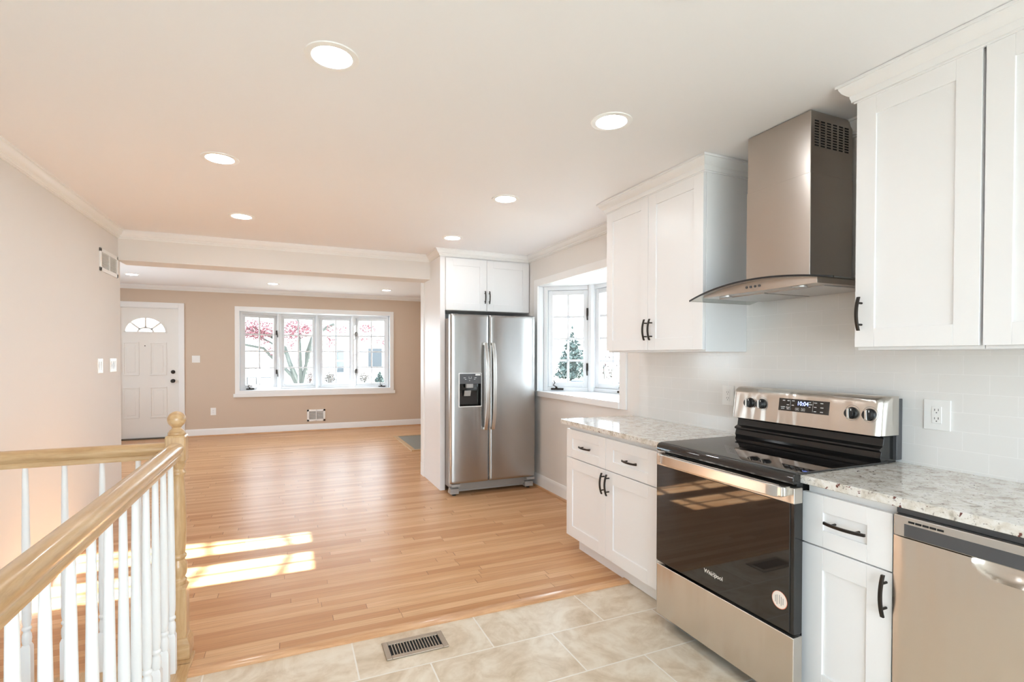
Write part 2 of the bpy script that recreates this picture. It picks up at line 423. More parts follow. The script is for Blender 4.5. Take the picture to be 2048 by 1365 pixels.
struct(b.build('wall_living', 'taupe'), 'taupe living room side wall beyond the front door', 'wall')
b = MB(); b.box(2.42, 2.56, 5.8, 10.10, -0.2, 2.7)
struct(b.build('wall_side', 'taupe'), 'taupe living room end wall hidden past the refrigerator', 'wall')
b = MB(); b.box(-3.6, -1.48, 5.35, 5.463, -0.2, 2.7)
struct(b.build('wall_hall', 'taupe'), 'taupe living room wall backing the stairs', 'wall')
b = MB(); b.box(-1.36, 1.41, YB, 5.68, 2.19, 2.62)
struct(b.build('beam', 'wall'), 'greige painted beam between kitchen and living room', 'beam')
b = MB(); b.box(-1.5, 2.56, YK-0.2, 5.5, H, H+0.2)
struct(b.build('ceiling', 'ceiling'), 'flat white kitchen ceiling with recessed lights', 'ceiling')
b = MB(); b.box(-3.6, 2.56, 5.5, 10.2, HL, HL+0.2)
struct(b.build('living_ceiling', 'ceiling'), 'flat white living room ceiling beyond the beam', 'ceiling')
# stair well below the floor
b = MB(); b.box(-0.53, -0.43, -0.3, 2.62, -1.4, -0.03); b.box(-1.353, -0.43, 2.62, 2.72, -1.4, -0.03); b.box(-1.353, -0.43, -0.42, -0.3, -1.4, -0.2); b.box(-1.48, -0.43, -0.42, 2.72, -1.5, -1.4)
struct(b.build('wall_stairwell', 'trim'), 'white painted walls of the stair well', 'wall')
st = MB()
for i in range(6):
    st.box(-1.353, -0.53, -0.3+0.26*i, -0.3+0.26*(i+1), -1.4, -0.19*(i+1))
struct(st.build('stair_flooring', 'oakx', bevel=0.004), 'oak stair treads going down in the well', 'stairs')

# ---------------------------------------------------------------- crown mouldings and baseboards
def crown(zt, dr=0.07, p=0.058):
    return [(0, zt), (p, zt), (p, zt-0.011), (p-0.008, zt-0.011), (p-0.009, zt-0.016), (p-0.016, zt-0.030), (p-0.028, zt-0.042), (p-0.036, zt-0.047), (p-0.036, zt-0.053), (0.016, zt-dr+0.012), (0.016, zt-dr+0.007), (0.009, zt-dr+0.005), (0.009, zt-dr), (0, zt-dr)]
b = MB(); b.sweep([(XW, 3.05), (XW, 5.005), (1.397, 5.005), (1.397, YB), (XL, YB), (XL, YK)], crown(H))
struct(b.build('trim_3', 'trim'), 'white crown moulding along the kitchen ceiling, beam and refrigerator cabinet', 'crown moulding')
b = MB(); b.sweep([(XW, 1.30), (XW, 2.12)], crown(H))
struct(b.build('trim_4', 'trim'), 'short white crown moulding on the wall behind the hood chimney', 'crown moulding')
b = MB(); b.sweep([(2.42, YF), (-3.5, YF)], crown(HL))
struct(b.build('trim_5', 'trim'), 'white crown moulding above the front door and bow window', 'crown moulding')
def base(h): return [(0, 0), (0.016, 0), (0.016, h-0.03), (0.012, h-0.012), (0.006, h), (0, h)]
shoe = [(0.016, 0), (0.034, 0), (0.032, 0.010), (0.026, 0.017), (0.016, 0.019)]
b = MB(); b.sweep([(XW, 3.20), (XW, 5.45)], base(0.135))
struct(b.build('baseboard_right', 'trim'), 'white baseboard below the kitchen bay window', 'baseboard')
b = MB(); b.sweep([(XW, 3.20), (XW, 5.45)], shoe)
struct(b.build('trim_6', 'redoaky'), 'oak shoe moulding below the bay window baseboard', 'shoe moulding')
b = MB(); b.sweep([(2.42, YF), (-1.59, YF)], base(0.125))
struct(b.build('baseboard_far', 'trim'), 'white baseboard below the living room bow window', 'baseboard')
b = MB(); b.sweep([(2.42, YF), (-1.59, YF)], shoe)
struct(b.build('trim_7', 'redoakx'), 'oak shoe moulding along the bow window wall', 'shoe moulding')
b = MB(); b.sweep([(XL, 5.463), (XL, 2.73)], base(0.11))
struct(b.build('baseboard_left', 'trim'), 'white baseboard of the stair wall, seen through balusters', 'baseboard')
b = MB(); b.sweep([(XL, 5.463), (XL, 2.73)], shoe)
struct(b.build('trim_8', 'redoaky'), 'oak shoe moulding of the stair wall, seen through balusters', 'shoe moulding')
b = MB(); b.sweep([(1.405, 5.80), (1.405, 5.672)], [(-0.02, 0), (0.020, 0), (0.020, 0.11), (0.012, 0.132), (0.004, 0.14), (-0.02, 0.14)])
struct(b.build('baseboard_divider', 'trim', bevel=0.002), 'white baseboard end on the short refrigerator wall', 'baseboard')
b = MB(); b.box(1.388, 1.405, 5.665, 5.80, 0, 2.55)
struct(b.build('trim_9', 'trim'), 'white corner strip ending the refrigerator wall', 'trim')

# backsplash
b = MB(); b.box(XW-0.009, XW, -0.75, 3.088, 0.905, 1.42); b.box(XW-0.009, XW, 1.30, 2.13, 1.42, 1.80)
struct(b.build('backsplash_wall_tile', 'subway'), 'white subway tile backsplash behind the range', 'backsplash')

# ---------------------------------------------------------------- cabinets
def shaker(mp, u0, u1, v0, v1, sw=0.072, t=0.020, rec=0.007, rail=None):
    rail = rail or sw
    b = MB()
    b.box(u0, u0+sw, v0, v1, 0, t, mp); b.box(u1-sw, u1, v0, v1, 0, t, mp)
    b.box(u0+sw, u1-sw, v1-rail, v1, 0, t, mp); b.box(u0+sw, u1-sw, v0, v0+rail, 0, t, mp)
    b.box(u0+sw-0.002, u1-sw+0.002, v0+rail-0.002, v1-rail+0.002, rec, t-0.003, mp)
    return b
def pull(mp, u, v, vertical, parent, L=0.132):
    """arched bar pull centred at (u, v) on a front"""
    b = MB(); n = 12; rs = []
    for i in range(n+1):
        s = -L/2+L*i/n; d = -0.034+0.014*(2*s/L)**2
        hw = 0.0052
        ring = []
        for a, e in ((-1, -1), (1, -1), (1, 1), (-1, 1)):
            p = (u+a*hw, v+s, d+e*0.0045) if vertical else (u+s, v+a*hw, d+e*0.0045)
            ring.append(mp(*p))
        rs.append(ring)
    b.rings(rs)
    for s in (-0.042, 0.042):
        d0 = -0.031+0.014*(2*s/L)**2
        cu, cv = (u, v+s) if vertical else (u+s, v)
        b.rings([[mp(cu+0.0042*math.cos(k*math.pi/4), cv+0.0042*math.sin(k*math.pi/4), d) for k in range(8)] for d in (d0, 0.001)])
    return b.build('handle', 'bronze', parent, bevel=0.0012)
GAP = 0.0015
# upper two-door cabinet beside the bay window
def cab_crown(path, parent, zt=H-0.002, dr=0.078):
    b = MB(); b.sweep(path, [(o, z) for o, z in crown(zt, dr, 0.056)]); return b.build('crown_moulding', 'cabinet', parent)
t = thing('upper_cabinet', 'white two-door shaker wall cabinet between bay window and hood', 'kitchen cabinet', (2.22, 2.58, 1.40), 'white shaker wall cabinets')
MB().box(XU+0.022, XW-0.010, 2.120, 3.038, 1.392, H-0.01).build('body', 'cabinet', t, bevel=0.001)
for u0, u1, hy in ((2.120, 2.584, 2.543), (2.584, 3.038, 2.594)):
    d = shaker(face_x(XU), u0+GAP, u1-GAP, 1.4035, 2.368).build('door', 'cabinet', t, bevel=0.0012)
    pull(face_x(XU), hy, 1.531, True, d)
cab_crown([(XW-0.010, 2.120), (XU+0.005, 2.120), (XU+0.005, 3.038), (XW-0.010, 3.038)], t)
# upper cabinets beyond the hood
t = thing('upper_cabinet', 'white shaker wall cabinet, single door beside the hood chimney', 'kitchen cabinet', (2.22, 1.11, 1.40), 'white shaker wall cabinets')
MB().box(XU+0.022, XW-0.010, 0.905, 1.309, 1.392, H-0.01).build('body', 'cabinet', t, bevel=0.001)
d = shaker(face_x(XU), 0.911, 1.309, 1.4035, 2.368).build('door', 'cabinet', t, bevel=0.0012); pull(face_x(XU), 1.283, 1.533, True, d)
cab_crown([(XU+0.005, 0.905), (XU+0.005, 1.309), (XW-0.010, 1.309)], t)
t = thing('upper_cabinet', 'white shaker wall cabinet above the dishwasher, cut by picture edge', 'kitchen cabinet', (2.22, 0.5, 1.40), 'white shaker wall cabinets')
MB().box(XU+0.022, XW-0.010, 0.11, 0.903, 1.392, H-0.01).build('body', 'cabinet', t, bevel=0.001)
for u0, u1, hy in ((0.507, 0.903, 0.535), (0.11, 0.507, 0.48)):
    d = shaker(face_x(XU), u0+GAP, u1-GAP, 1.4035, 2.368).build('door', 'cabinet', t, bevel=0.0012); pull(face_x(XU), hy, 1.533, True, d)
cab_crown([(XW-0.010, 0.11), (XU+0.005, 0.11), (XU+0.005, 0.905)], t)

# base cabinets
def toe(b, y0, y1): return b.box(XB+0.077, XW-0.012, y0, y1, 0.0, 0.12)
t = thing('base_cabinet', 'white shaker base cabinet with two drawers and two doors below granite', 'kitchen cabinet', (2.1, 2.62, 0.0), 'white shaker base cabinets')
b = MB().box(XB+0.022, XW-0.012, 2.096, 3.141, 0.11, 0.885); toe(b, 2.096, 3.10); b.box(XB+0.004, XB+0.03, 2.096, 2.178, 0.11, 0.885)
b.build('body', 'cabinet', t, bevel=0.001)
for u0, u1, hy in ((2.178, 2.661, 2.624), (2.661, 3.147, 2.676)):
    d = shaker(face_x(XB), u0+GAP, u1-GAP, 0.108, 0.657, 0.076).build('door', 'cabinet', t, bevel=0.0012); pull(face_x(XB), hy, 0.573, True, d)
    d = shaker(face_x(XB), u0+GAP, u1-GAP, 0.662, 0.856, 0.076, rail=0.060).build('drawer', 'cabinet', t, bevel=0.0012)
    pull(face_x(XB), (u0+u1)/2-0.020, 0.755, False, d, 0.137)
t = thing('base_cabinet', 'white shaker base cabinet, one drawer over one door, between range and dishwasher', 'kitchen cabinet', (2.1, 1.2, 0.0), 'white shaker base cabinets')
b = MB().box(XB+0.022, XW-0.012, 1.015, 1.326, 0.11, 0.885); toe(b, 1.015, 1.326)
b.build('body', 'cabinet', t, bevel=0.001)
d = shaker(face_x(XB), 1.018, 1.336, 0.108, 0.657, 0.081).build('door', 'cabinet', t, bevel=0.0012); pull(face_x(XB), 1.035, 0.580, True, d, 0.140)
d = shaker(face_x(XB), 1.018, 1.336, 0.662, 0.853, 0.081, rail=0.062).build('drawer', 'cabinet', t, bevel=0.0012); pull(face_x(XB), 1.166, 0.760, False, d, 0.146)
t = thing('base_cabinet', 'white shaker sink base cabinet beyond the dishwasher', 'kitchen cabinet', (2.1, 0.0, 0.0), 'white shaker base cabinets')
b = MB().box(XB+0.022, XW-0.012, -0.62, 0.412, 0.11, 0.885); toe(b, -0.62, 0.412); b.build('body', 'cabinet', t, bevel=0.001)
for u0, u1, hy in ((-0.1, 0.412, -0.06), (-0.615, -0.105, -0.145)):
    d = shaker(face_x(XB), u0+GAP, u1-GAP, 0.108, 0.856, 0.076).build('door', 'cabinet', t, bevel=0.0012); pull(face_x(XB), hy, 0.72, True, d)
tag(MB().box(XC, XW-0.010, 2.094, 3.187, 0.887, 0.918).build('countertop', 'granite', bevel=0.003), 'speckled granite countertop piece between bay window and range', 'countertop', 'granite countertops')
tag(MB().box(XC, XW-0.010, -0.66, 1.331, 0.887, 0.918).build('countertop', 'granite', bevel=0.003), 'speckled granite countertop piece over the dishwasher', 'countertop', 'granite countertops')

# cabinet over the refrigerator and its side panel
YG = 4.988
t = thing('upper_cabinet', 'white two-door shaker cabinet above the steel refrigerator', 'kitchen cabinet', (1.91, 5.2, 1.83), 'white shaker wall cabinets')
MB().box(1.450, XW-0.004, YG+0.022, 5.498, 1.832, H-0.01).build('body', 'cabinet', t, bevel=0.001)
for u0, u1, hx in ((1.450, 1.893, 1.868), (1.893, 2.380, 1.916)):
    d = shaker(face_y(YG), u0+GAP, u1-GAP, 1.834, 2.362, 0.075).build('door', 'cabinet', t, bevel=0.0012); pull(face_y(YG), hx, 1.975, True, d)
tag(MB().box(1.397, 1.4485, 5.010, 5.664, 0.0, H-0.01).build('side_panel', 'cabinet', bevel=0.001), 'tall white panel standing against the refrigerator side', 'cabinet panel')

# ---------------------------------------------------------------- refrigerator
def lin(a, b_, n): return [a+(b_-a)*i/n for i in range(n+1)]
YFR = 4.690
t = thing('refrigerator', 'stainless steel side-by-side refrigerator with dispenser, below white cabinet', 'refrigerator', (1.87, 5.1, 0.0))
MB().box(1.452, 2.302, 4.765, 5.47, 0.055, 1.742).build('body', 'fridgeside', t, bevel=0.004)
DX0, DX1, DZ0, DZ1 = 1.497, 1.720, 0.880, 1.096
def fridge_door(x0, x1, hole):
    uc, hw = (x0+x1)/2, (x1-x0)/2
    us = sorted(set([x0, x0+0.002, x0+0.006, x0+0.014] + lin(x0+0.02, x1-0.02, 14) + [x1-0.014, x1-0.006, x1-0.002, x1]))
    vs = [0.133, 0.137, 0.145] + lin(0.16, 1.74, 12) + [1.756, 1.764, 1.768]
    if hole:
        us = sorted(set(us + [DX0, DX0+0.001, DX1-0.001, DX1])); vs = sorted(set(vs + [DZ0, DZ0+0.001, DZ1-0.001, DZ1]))
    def fn(u, v):
        e = min(u-x0, x1-u); k = 0.012*(1-min(e, 0.02)/0.02)**2
        e2 = min(v-0.133, 1.768-v); k += 0.006*(1-min(e2, 0.012)/0.012)**2
        d = 0.010*((u-uc)/hw)**2 + k
        if hole and DX0+0.0005 < u < DX1-0.0005 and DZ0+0.0005 < v < DZ1-0.0005: d = 0.058
        return d
    return MB().hgrid(us, vs, fn, face_y(YFR), 0.068)
def bar_handle(x0, x1, z0, z1, yb, parent, bow_x):
    b = MB(); rs = []
    for i in range(17):
        s = i/16; z = z0+(z1-z0)*s; q = 1-(2*s-1)**2
        d = -0.030-0.030*min(1.0, q*1.6); xs = bow_x*q
        rs.append([(x0+xs, yb+d, z), (x1+xs, yb+d, z), (x1+xs, yb+d+0.012, z), (x0+xs, yb+d+0.012, z)])
    b.rings(rs)
    for z in (z0+0.012, z1-0.012): b.box(x0+0.004, x1-0.004, yb-0.022, yb+0.012, z-0.012, z+0.012)
    return b.build('handle', 'steelsmooth', parent, bevel=0.003)
d1 = fridge_door(1.4115, 1.8065, True).build('door', 'steelfridge', t)
bar_handle(1.742, 1.777, 0.642, 1.497, YFR, d1, 0.012)
b = MB()
e_ = 0.0015; y0, y1 = YFR-0.001, YFR+0.056
b.add([(DX0+e_, y0, DZ0+e_), (DX1-e_, y0, DZ0+e_), (DX1-e_, y0, DZ1-e_), (DX0+e_, y0, DZ1-e_), (DX0+e_+.01, y1, DZ0+e_+.012), (DX1-e_-.01, y1, DZ0+e_+.012), (DX1-e_-.01, y1, DZ1-e_), (DX0+e_+.01, y1, DZ1-e_)],
      [(0, 1, 5, 4), (1, 2, 6, 5), (2, 3, 7, 6), (3, 0, 4, 7), (4, 5, 6, 7)])
disp = b.build('dispenser_recess', 'blackgloss', d1)
MB().box(DX0, DX1, YFR-0.005, YFR+0.002, DZ1, 1.196).build('dispenser_controls', 'darkgrey', d1, bevel=0.002)
b = MB(); rim = [(1.492, 0.872), (1.725, 0.872), (1.725, 1.200), (1.492, 1.200)]; inn = [(DX0+.001, 0.879), (DX1-.001, 0.879), (DX1-.001, 1.195), (DX0+.001, 1.195)]
for i in range(4):
    j = (i+1) % 4; b.add([(rim[i][0], YFR-0.004, rim[i][1]), (rim[j][0], YFR-0.004, rim[j][1]), (inn[j][0], YFR-0.006, inn[j][1]), (inn[i][0], YFR-0.006, inn[i][1]),
                           (rim[i][0], YFR+0.004, rim[i][1]), (rim[j][0], YFR+0.004, rim[j][1])], [(0, 1, 2, 3), (0, 4, 5, 1)])
b.build('dispenser_bezel', 'plastic', d1)
b = MB(); b.box(1.567, 1.641, YFR-0.004, YFR+0.03, 1.056, 1.096); b.build('ice_chute', 'greyplastic', d1, bevel=0.004)
b = MB(); b.prism([(0, 1.030), (0.010, 1.030), (0.030, 0.975), (0.020, 0.975)], 1.555, 1.622, lambda u, v, d: (d, YFR+0.012+u, v)); b.build('dispenser_paddle', 'greyplastic', d1, bevel=0.003)
MB().box(1.660, 1.712, YFR-0.0058, YFR-0.004, 1.176, 1.190).build('sticker', 'plastic', d1)
b = MB()
for u, v, w_ in ((1.56, 1.140, 0.016), (1.60, 1.128, 0.010), (1.652, 1.140, 0.016), (1.55, 1.155, 0.022), (1.66, 1.155, 0.022)): b.box(u-w_/2, u+w_/2, YFR-0.0056, YFR-0.0045, v-0.0025, v+0.0025)
for u in (1.594, 1.618): b.box(u-0.0015, u+0.0015, YFR-0.0056, YFR-0.0045, 1.146, 1.166)
b.box(1.597, 1.615, YFR-0.0056, YFR-0.0045, 1.146, 1.149)
b.build('lettering', 'legend', d1)
d2 = fridge_door(1.8125, 2.3165, False).build('door', 'steelfridge', t)
bar_handle(1.808+0.012, 1.843+0.012, 0.642, 1.497, YFR, d2, 0.010)
text_mesh('Whirlpool', 0.022, 'silverprint', 'logo', lambda x, y, z: (2.215+x, YFR+0.0045-z, 1.695+y), d2, shear=0.2)
b = MB(); b.box(1.44, 2.295, 4.79, 4.84, 0.030, 0.118); b.build('base_grille', 'greyplastic', t, bevel=0.003)
b = MB(); b.box(1.78, 2.20, 4.784, 4.79, 0.062, 0.098); b.build('grille_opening', 'blackmatte', t)
for x in (1.425, 2.225):
    b = MB(); b.prism([(4.70, 0.100), (4.70, 0.125), (4.80, 0.125), (4.80, 0.100)], x, x+0.085, lambda u, v, d: (d, u, v)); b.build('hinge_bracket', 'greyplastic', t, bevel=0.002)
    b = MB(); b.prism([(4.735, 0.022), (4.735, 0.075), (4.80, 0.085), (4.84, 0.022)], x+(0.0 if x < 2 else -0.005), x+0.085, lambda u, v, d: (d, u, v)); b.build('foot_cover', 'greyplastic', t, bevel=0.004)
    b = MB(); b.lathe([(0.018, 0.0), (0.018, 0.024)], x+0.05, 4.79, 12); b.build('foot', 'black', t)
for x in (1.44, 2.25):
    b = MB(); b.box(x, x+0.05, 4.72, 4.83, 1.742, 1.778); b.build('hinge_cover', 'darkgrey', t, bevel=0.004)

# ---------------------------------------------------------------- range
RY0, RY1, RX = 1.322, 2.086, 1.718
t = thing('range', 'stainless electric range with black glass oven door and smooth cooktop', 'kitchen range', (2.05, 1.70, 0.0))
MB().box(RX+0.052, 2.368, RY0+0.017, RY1-0.004, 0.045, 0.918).build('body', 'enamel', t, bevel=0.002)
# smooth cooktop with rolled front lip
b = MB(); b.prism([(RX+0.012, 0.884), (RX+0.006, 0.894), (RX+0.008, 0.910), (RX+0.018, 0.922), (RX+0.036, 0.9265), (2.30, 0.9265), (2.30, 0.9185), (RX+0.05, 0.9185), (RX+0.05, 0.884)], RY0-0.002, RY1+0.006, lambda u, v, d: (u, d, v))
b.build('cooktop', 'blackgloss', t, bevel=0.003)
b = MB(); b.prism([(2.262, 0.9245), (2.255, 0.940), (2.262, 0.965), (2.250, 0.972), (2.252, 0.980), (2.272, 0.990), (2.278, 1.022), (2.270, 1.030), (2.362, 1.030), (2.362, 0.9)], RY0+0.004, RY1-0.004, lambda u, v, d: (u, d, v))
b.build('backguard', 'enamel', t, bevel=0.002)
MB().box(2.295, 2.352, RY0+0.03, RY1-0.03, 1.026, 1.042).build('vent_gap', 'blackmatte', t)
# control panel: stainless wrap with rounded top and ends
def cpx(v): return 2.225+(v-1.038)*0.13
b = MB()
us = [RY0-0.012, RY0-0.010, RY0-0.004, RY0+0.006, RY0+0.018] + lin(RY0+0.03, RY1-0.03, 8) + [RY1-0.018, RY1-0.006, RY1+0.004, RY1+0.008]
vs = [1.036, 1.040, 1.06] + lin(1.08, 1.17, 4) + [1.182, 1.191, 1.197, 1.199]
def cfn(u, v):
    e = min(u-(RY0-0.012), RY1+0.008-u); k = 0.040*(1-min(e, 0.028)/0.028)**2.2
    k += 0.030*(1-min(1.199-v, 0.026)/0.026)**2.2
    return (v-1.038)*0.13+k
b.hgrid(us, vs, cfn, face_x(2.225), 0.125)
pan = b.build('control_panel', 'steelwarm', t, ang=60)
MB().box(2.340, 2.378, RY0-0.010, RY1+0.006, 0.93, 1.188).build('rear_housing', 'darkgrey', t, bevel=0.002)
def pm(u, v, d): return (cpx(v)+d, u, v)      # on the sloping panel
MB().box(1.535, 1.792, 1.100, 1.160, -0.0015, 0.004, pm).build('display', 'blackgloss', t)
text_mesh('10:04', 0.027, 'clock', 'clock_digits', lambda x, y, z: pm(1.664-x, 1.140+y, -0.0018-z), t, 0.0002)
b = MB()
for u, v, w_ in ((1.765, 1.150, .012), (1.740, 1.150, .012), (1.714, 1.151, .013), (1.742, 1.130, .012), (1.715, 1.130, .012), (1.768, 1.118, .022), (1.742, 1.118, .018), (1.768, 1.110, .018), (1.740, 1.110, .012),
                 (1.628, 1.150, .008), (1.628, 1.140, .022), (1.628, 1.128, .008), (1.600, 1.150, .014), (1.570, 1.150, .013), (1.600, 1.130, .012), (1.568, 1.130, .014), (1.600, 1.110, .012), (1.568, 1.110, .014)):
    b.box(u-w_/2, u+w_/2, v-0.0018, v+0.0018, -0.0024, -0.0012, pm)
for u in (1.691, 1.660):
    for q in ((u-.009, u+.009, 1.107, 1.1082), (u-.009, u+.009, 1.1178, 1.119), (u-.009, u-.008, 1.107, 1.119), (u+.008, u+.009, 1.107, 1.119), (u-.003, u+.003, 1.111, 1.115)):
        b.box(*q, -0.0024, -0.0012, pm)
for u in (1.729, 1.612): b.box(u-.0004, u+.0004, 1.107, 1.155, -0.0022, -0.0012, pm)
b.build('lettering', 'legend', t)
def knob(u, v):
    b = MB(); N = 20
    b.rings([[pm(u+r*math.cos(2*math.pi*i/N), v+r*math.sin(2*math.pi*i/N), d) for i in range(N)] for r, d in ((0.0255, 0.002), (0.0255, -0.006), (0.0215, -0.010), (0.0205, -0.024), (0.019, -0.026))])
    k = b.build('knob', 'black', t)
    c, s = math.cos(1.45), math.sin(1.45)
    def gm(x, y, d): return pm(u+x*c-y*s, v+x*s+y*c, d)
    MB().box(-0.021, 0.021, -0.0048, 0.0048, -0.033, -0.012, gm).build('grip', 'steelsmooth', k, bevel=0.002)
    MB().box(0.010, 0.018, 0.010, 0.013, -0.0268, -0.0255, gm).build('pointer', 'plastic', k)
    b = MB()
    b.rings([[pm(u+r*math.cos(2*math.pi*i/36), v+r*math.sin(2*math.pi*i/36), d) for i in range(36)] for r, d in ((0.0335, 0.0002), (0.0335, -0.0005), (0.0322, -0.0005), (0.0322, 0.0002))], False)
    b.build('dial_ring', 'greyplastic', k)
for u in (1.966, 1.891, 1.432, 1.357): knob(u, 1.122)
# oven door
def dm(u, v, d): return (RX+d, u, v)
od = MB().box(RY0-0.012, RY1-0.006, 0.322, 0.872, 0.004, 0.050, dm).build('oven_door', 'enamel', t, bevel=0.003)
MB().box(RY0+0.004, RY1-0.004, 0.328, 0.815, 0.0, 0.010, dm).build('door_glass', 'blackgloss', od, bevel=0.002)
MB().box(RY0-0.014, RY1-0.004, 0.815, 0.874, -0.002, 0.045, dm).build('door_top_band', 'steelwarm', od, bevel=0.003)
b = MB(); rs = []
for i in range(21):
    s = -1+2*i/20; u = 1.672+s*0.350; q = min(1.0, (1-abs(s))/0.04); dd = -0.052-0.010*(1-s*s)+0.018*(1-q)
    z0, z1 = 0.838+0.006*(1-q), 0.884-0.006*(1-q)
    rs.append([dm(u, z0, dd), dm(u, z1, dd), dm(u, z1, dd+0.016), dm(u, z0, dd+0.016)])
b.rings(rs)
for u in (1.342, 2.002): b.box(u-0.016, u+0.016, 0.843, 0.880, -0.046, 0.002, dm)
b.build('handle', 'steelsmooth', od, bevel=0.004)
text_mesh('Whirlpool', 0.026, 'silverprint', 'logo', lambda x, y, z: dm(1.700-x, 0.398+y, -0.0005-z), od, 0.0004)
b = MB()
N = 32; b.rings([[dm(1.700+r*1.0*math.cos(2*math.pi*i/N), 0.399+r*0.42*math.sin(2*math.pi*i/N), d) for i in range(N)] for r, d in ((0.0225, -0.0006), (0.0225, -0.001), (0.0212, -0.001), (0.0212, -0.0006))], False)
b.build('logo_ring', 'silverprint', od)
b = MB()
b.rings([[dm(1.367+r*math.cos(2*math.pi*i/N), 0.433+r*1.02*math.sin(2*math.pi*i/N), d) for i in range(N)] for r, d in ((0.0335, 0.0), (0.0335, -0.0006))]); stk = b.build('sticker', 'stickerred', od)
b = MB(); b.rings([[dm(1.367+r*math.cos(2*math.pi*i/N), 0.4335+r*1.02*math.sin(2*math.pi*i/N), d) for i in range(N)] for r, d in ((0.0315, -0.0005), (0.0315, -0.0010))]); b.build('sticker_face', 'sticker', stk)
b = MB()
for i, (u, a, c_) in enumerate(((1.384, 0.420, 0.446), (1.377, 0.412, 0.450), (1.367, 0.418, 0.452), (1.359, 0.414, 0.448), (1.351, 0.420, 0.444))): b.box(u-0.0016, u+0.0016, a, c_, -0.0014, -0.0009, dm)
b.build('sticker_print', 'greyplastic', stk)
MB().box(RY0-0.014, RY1-0.006, 0.056, 0.312, 0.0, 0.050, dm).build('storage_drawer', 'steelwarm', t, bevel=0.004)
for u in (RY0+0.05, RY1-0.05):
    for x in (RX+0.10, 2.30):
        MB().lathe([(0.016, 0.0), (0.016, 0.012), (0.010, 0.014), (0.010, 0.05)], x, u, 12).build('foot', 'black', t)

# ---------------------------------------------------------------- hood
HC = 1.700
t = thing('range_hood', 'stainless chimney range hood with curved glass canopy above the range', 'range hood', (2.2, HC, 1.66))
MB().box(2.080, 2.362, 1.520, 1.858, 1.705, 2.171).build('lower_chimney', 'steelhood', t, bevel=0.0025)
uc_ = MB().box(2.0825, 2.362, 1.5225, 1.8555, 2.165, H-0.004).build('upper_chimney', 'steelhood', t, bevel=0.0025)
b = MB()
for i in range(6):
    for j in range(10):
        x = 2.106+i*0.040; z = 2.402-j*0.0118; b.box(x, x+0.027, 1.5218, 1.524, z-0.0062, z)
b.build('vent_slots', 'blackmatte', uc_)
# arched glass
def gz(y): return 1.716-0.048*((y-1.66)/0.41)**2 if y > 1.66 else 1.716-0.050*((y-1.66)/0.41)**2
def gx(y): return 1.905+0.035*((y-1.70)/0.40)**2
ys = lin(1.318, 2.098, 36); rs = []
for y in ys:
    z = gz(y); rs.append([(gx(y), y, z), (XW-0.012, y, z), (XW-0.012, y, z-0.006), (gx(y), y, z-0.006)])
MB().rings(rs).build('glass_canopy', 'hoodglass', t, ang=60)
rs = []
for y in ys: rs.append([(gx(y)-0.0012, y, gz(y)+0.0006), (gx(y)+0.004, y, gz(y)+0.0006), (gx(y)+0.004, y, gz(y)-0.0072), (gx(y)-0.0012, y, gz(y)-0.0072)])
MB().rings(rs).build('glass_edge', 'black', t, ang=60)
yy = lin(1.392, 2.008, 24)
poly = [(1.392, 1.664), (2.008, 1.664)] + [(y, gz(y)-0.0068) for y in reversed(yy)]
b = MB(); b.prism(poly, 1.948, XW-0.012, lambda u, v, d: (d, u, v)); hb = b.build('canopy_body', 'steelhood', t, bevel=0.001)
for y0, y1 in ((1.42, 1.69), (1.71, 1.98)): MB().box(2.03, 2.34, y0, y1, 1.659, 1.666).build('grease_filter', 'filter', t, bevel=0.001)
for y in (1.50, 1.90): MB().lathe([(0.03, 1.6595), (0.03, 1.666)], 1.99, y, 18).build('hood_lamp', 'filter', t)
for y in (1.666, 1.689, 1.713, 1.736):
    b = MB(); b.rings([[(d, y+r*math.cos(2*math.pi*i/12), 1.686+r*math.sin(2*math.pi*i/12)) for i in range(12)] for r, d in ((0.0058, 1.950), (0.0058, 1.944), (0.0045, 1.943))]); b.build('button', 'darkgrey', t)

# ---------------------------------------------------------------- dishwasher
t = thing('dishwasher', 'stainless dishwasher with dark control strip, under the granite', 'dishwasher', (2.1, 0.737, 0.0))
DW0, DW1, DX = 0.418, 1.011, 1.789
MB().box(DX+0.06, XW-0.02, DW0+0.004, DW1-0.004, 0.0, 0.874).build('body', 'darkgrey', t)
b = MB()
us = sorted(set(lin(DW0, DW1, 20)+lin(0.60, 0.832, 40))); vs = lin(0.14, 0.62, 4)[:-1]+lin(0.62, 0.790, 36)
def dwf(u, v):
    e = ((u-0.717)/0.088)**2+((0.796-v)/0.052)**2
    k = 0.030*max(0.0, 1-e)**0.6 if e < 1 else 0.0
    ed = min(u-DW0, DW1-u); return k+0.004*(1-min(ed, 0.01)/0.01)**2
b.hgrid(us, vs, dwf, face_x(DX), 0.055); b.build('door', 'steelv', t)
MB().box(DX-0.001, DX+0.055, DW0+0.001, DW1-0.001, 0.792, 0.860).build('control_panel', 'steelsmooth', t, bevel=0.004)
MB().box(DX-0.0022, DX+0.0, DW0+0.033, DW1-0.033, 0.795, 0.835).build('control_strip', 'darkgrey', t, bevel=0.002)
b = MB()
for i in range(5): b.box(DX-0.0024, DX+0.001, 0.966-i*0.0195-0.0165, 0.966-i*0.0195, 0.841, 0.847)
b.build('vent_slots', 'blackmatte', t)
MB().box(DX+0.02, DX+0.05, DW0, DW1, 0.861, 0.882).build('top_seal', 'darkgrey', t)
MB().box(DX+0.05, DX+0.07, DW0+0.01, DW1-0.01, 0.0, 0.13).build('toe_kick', 'black', t)

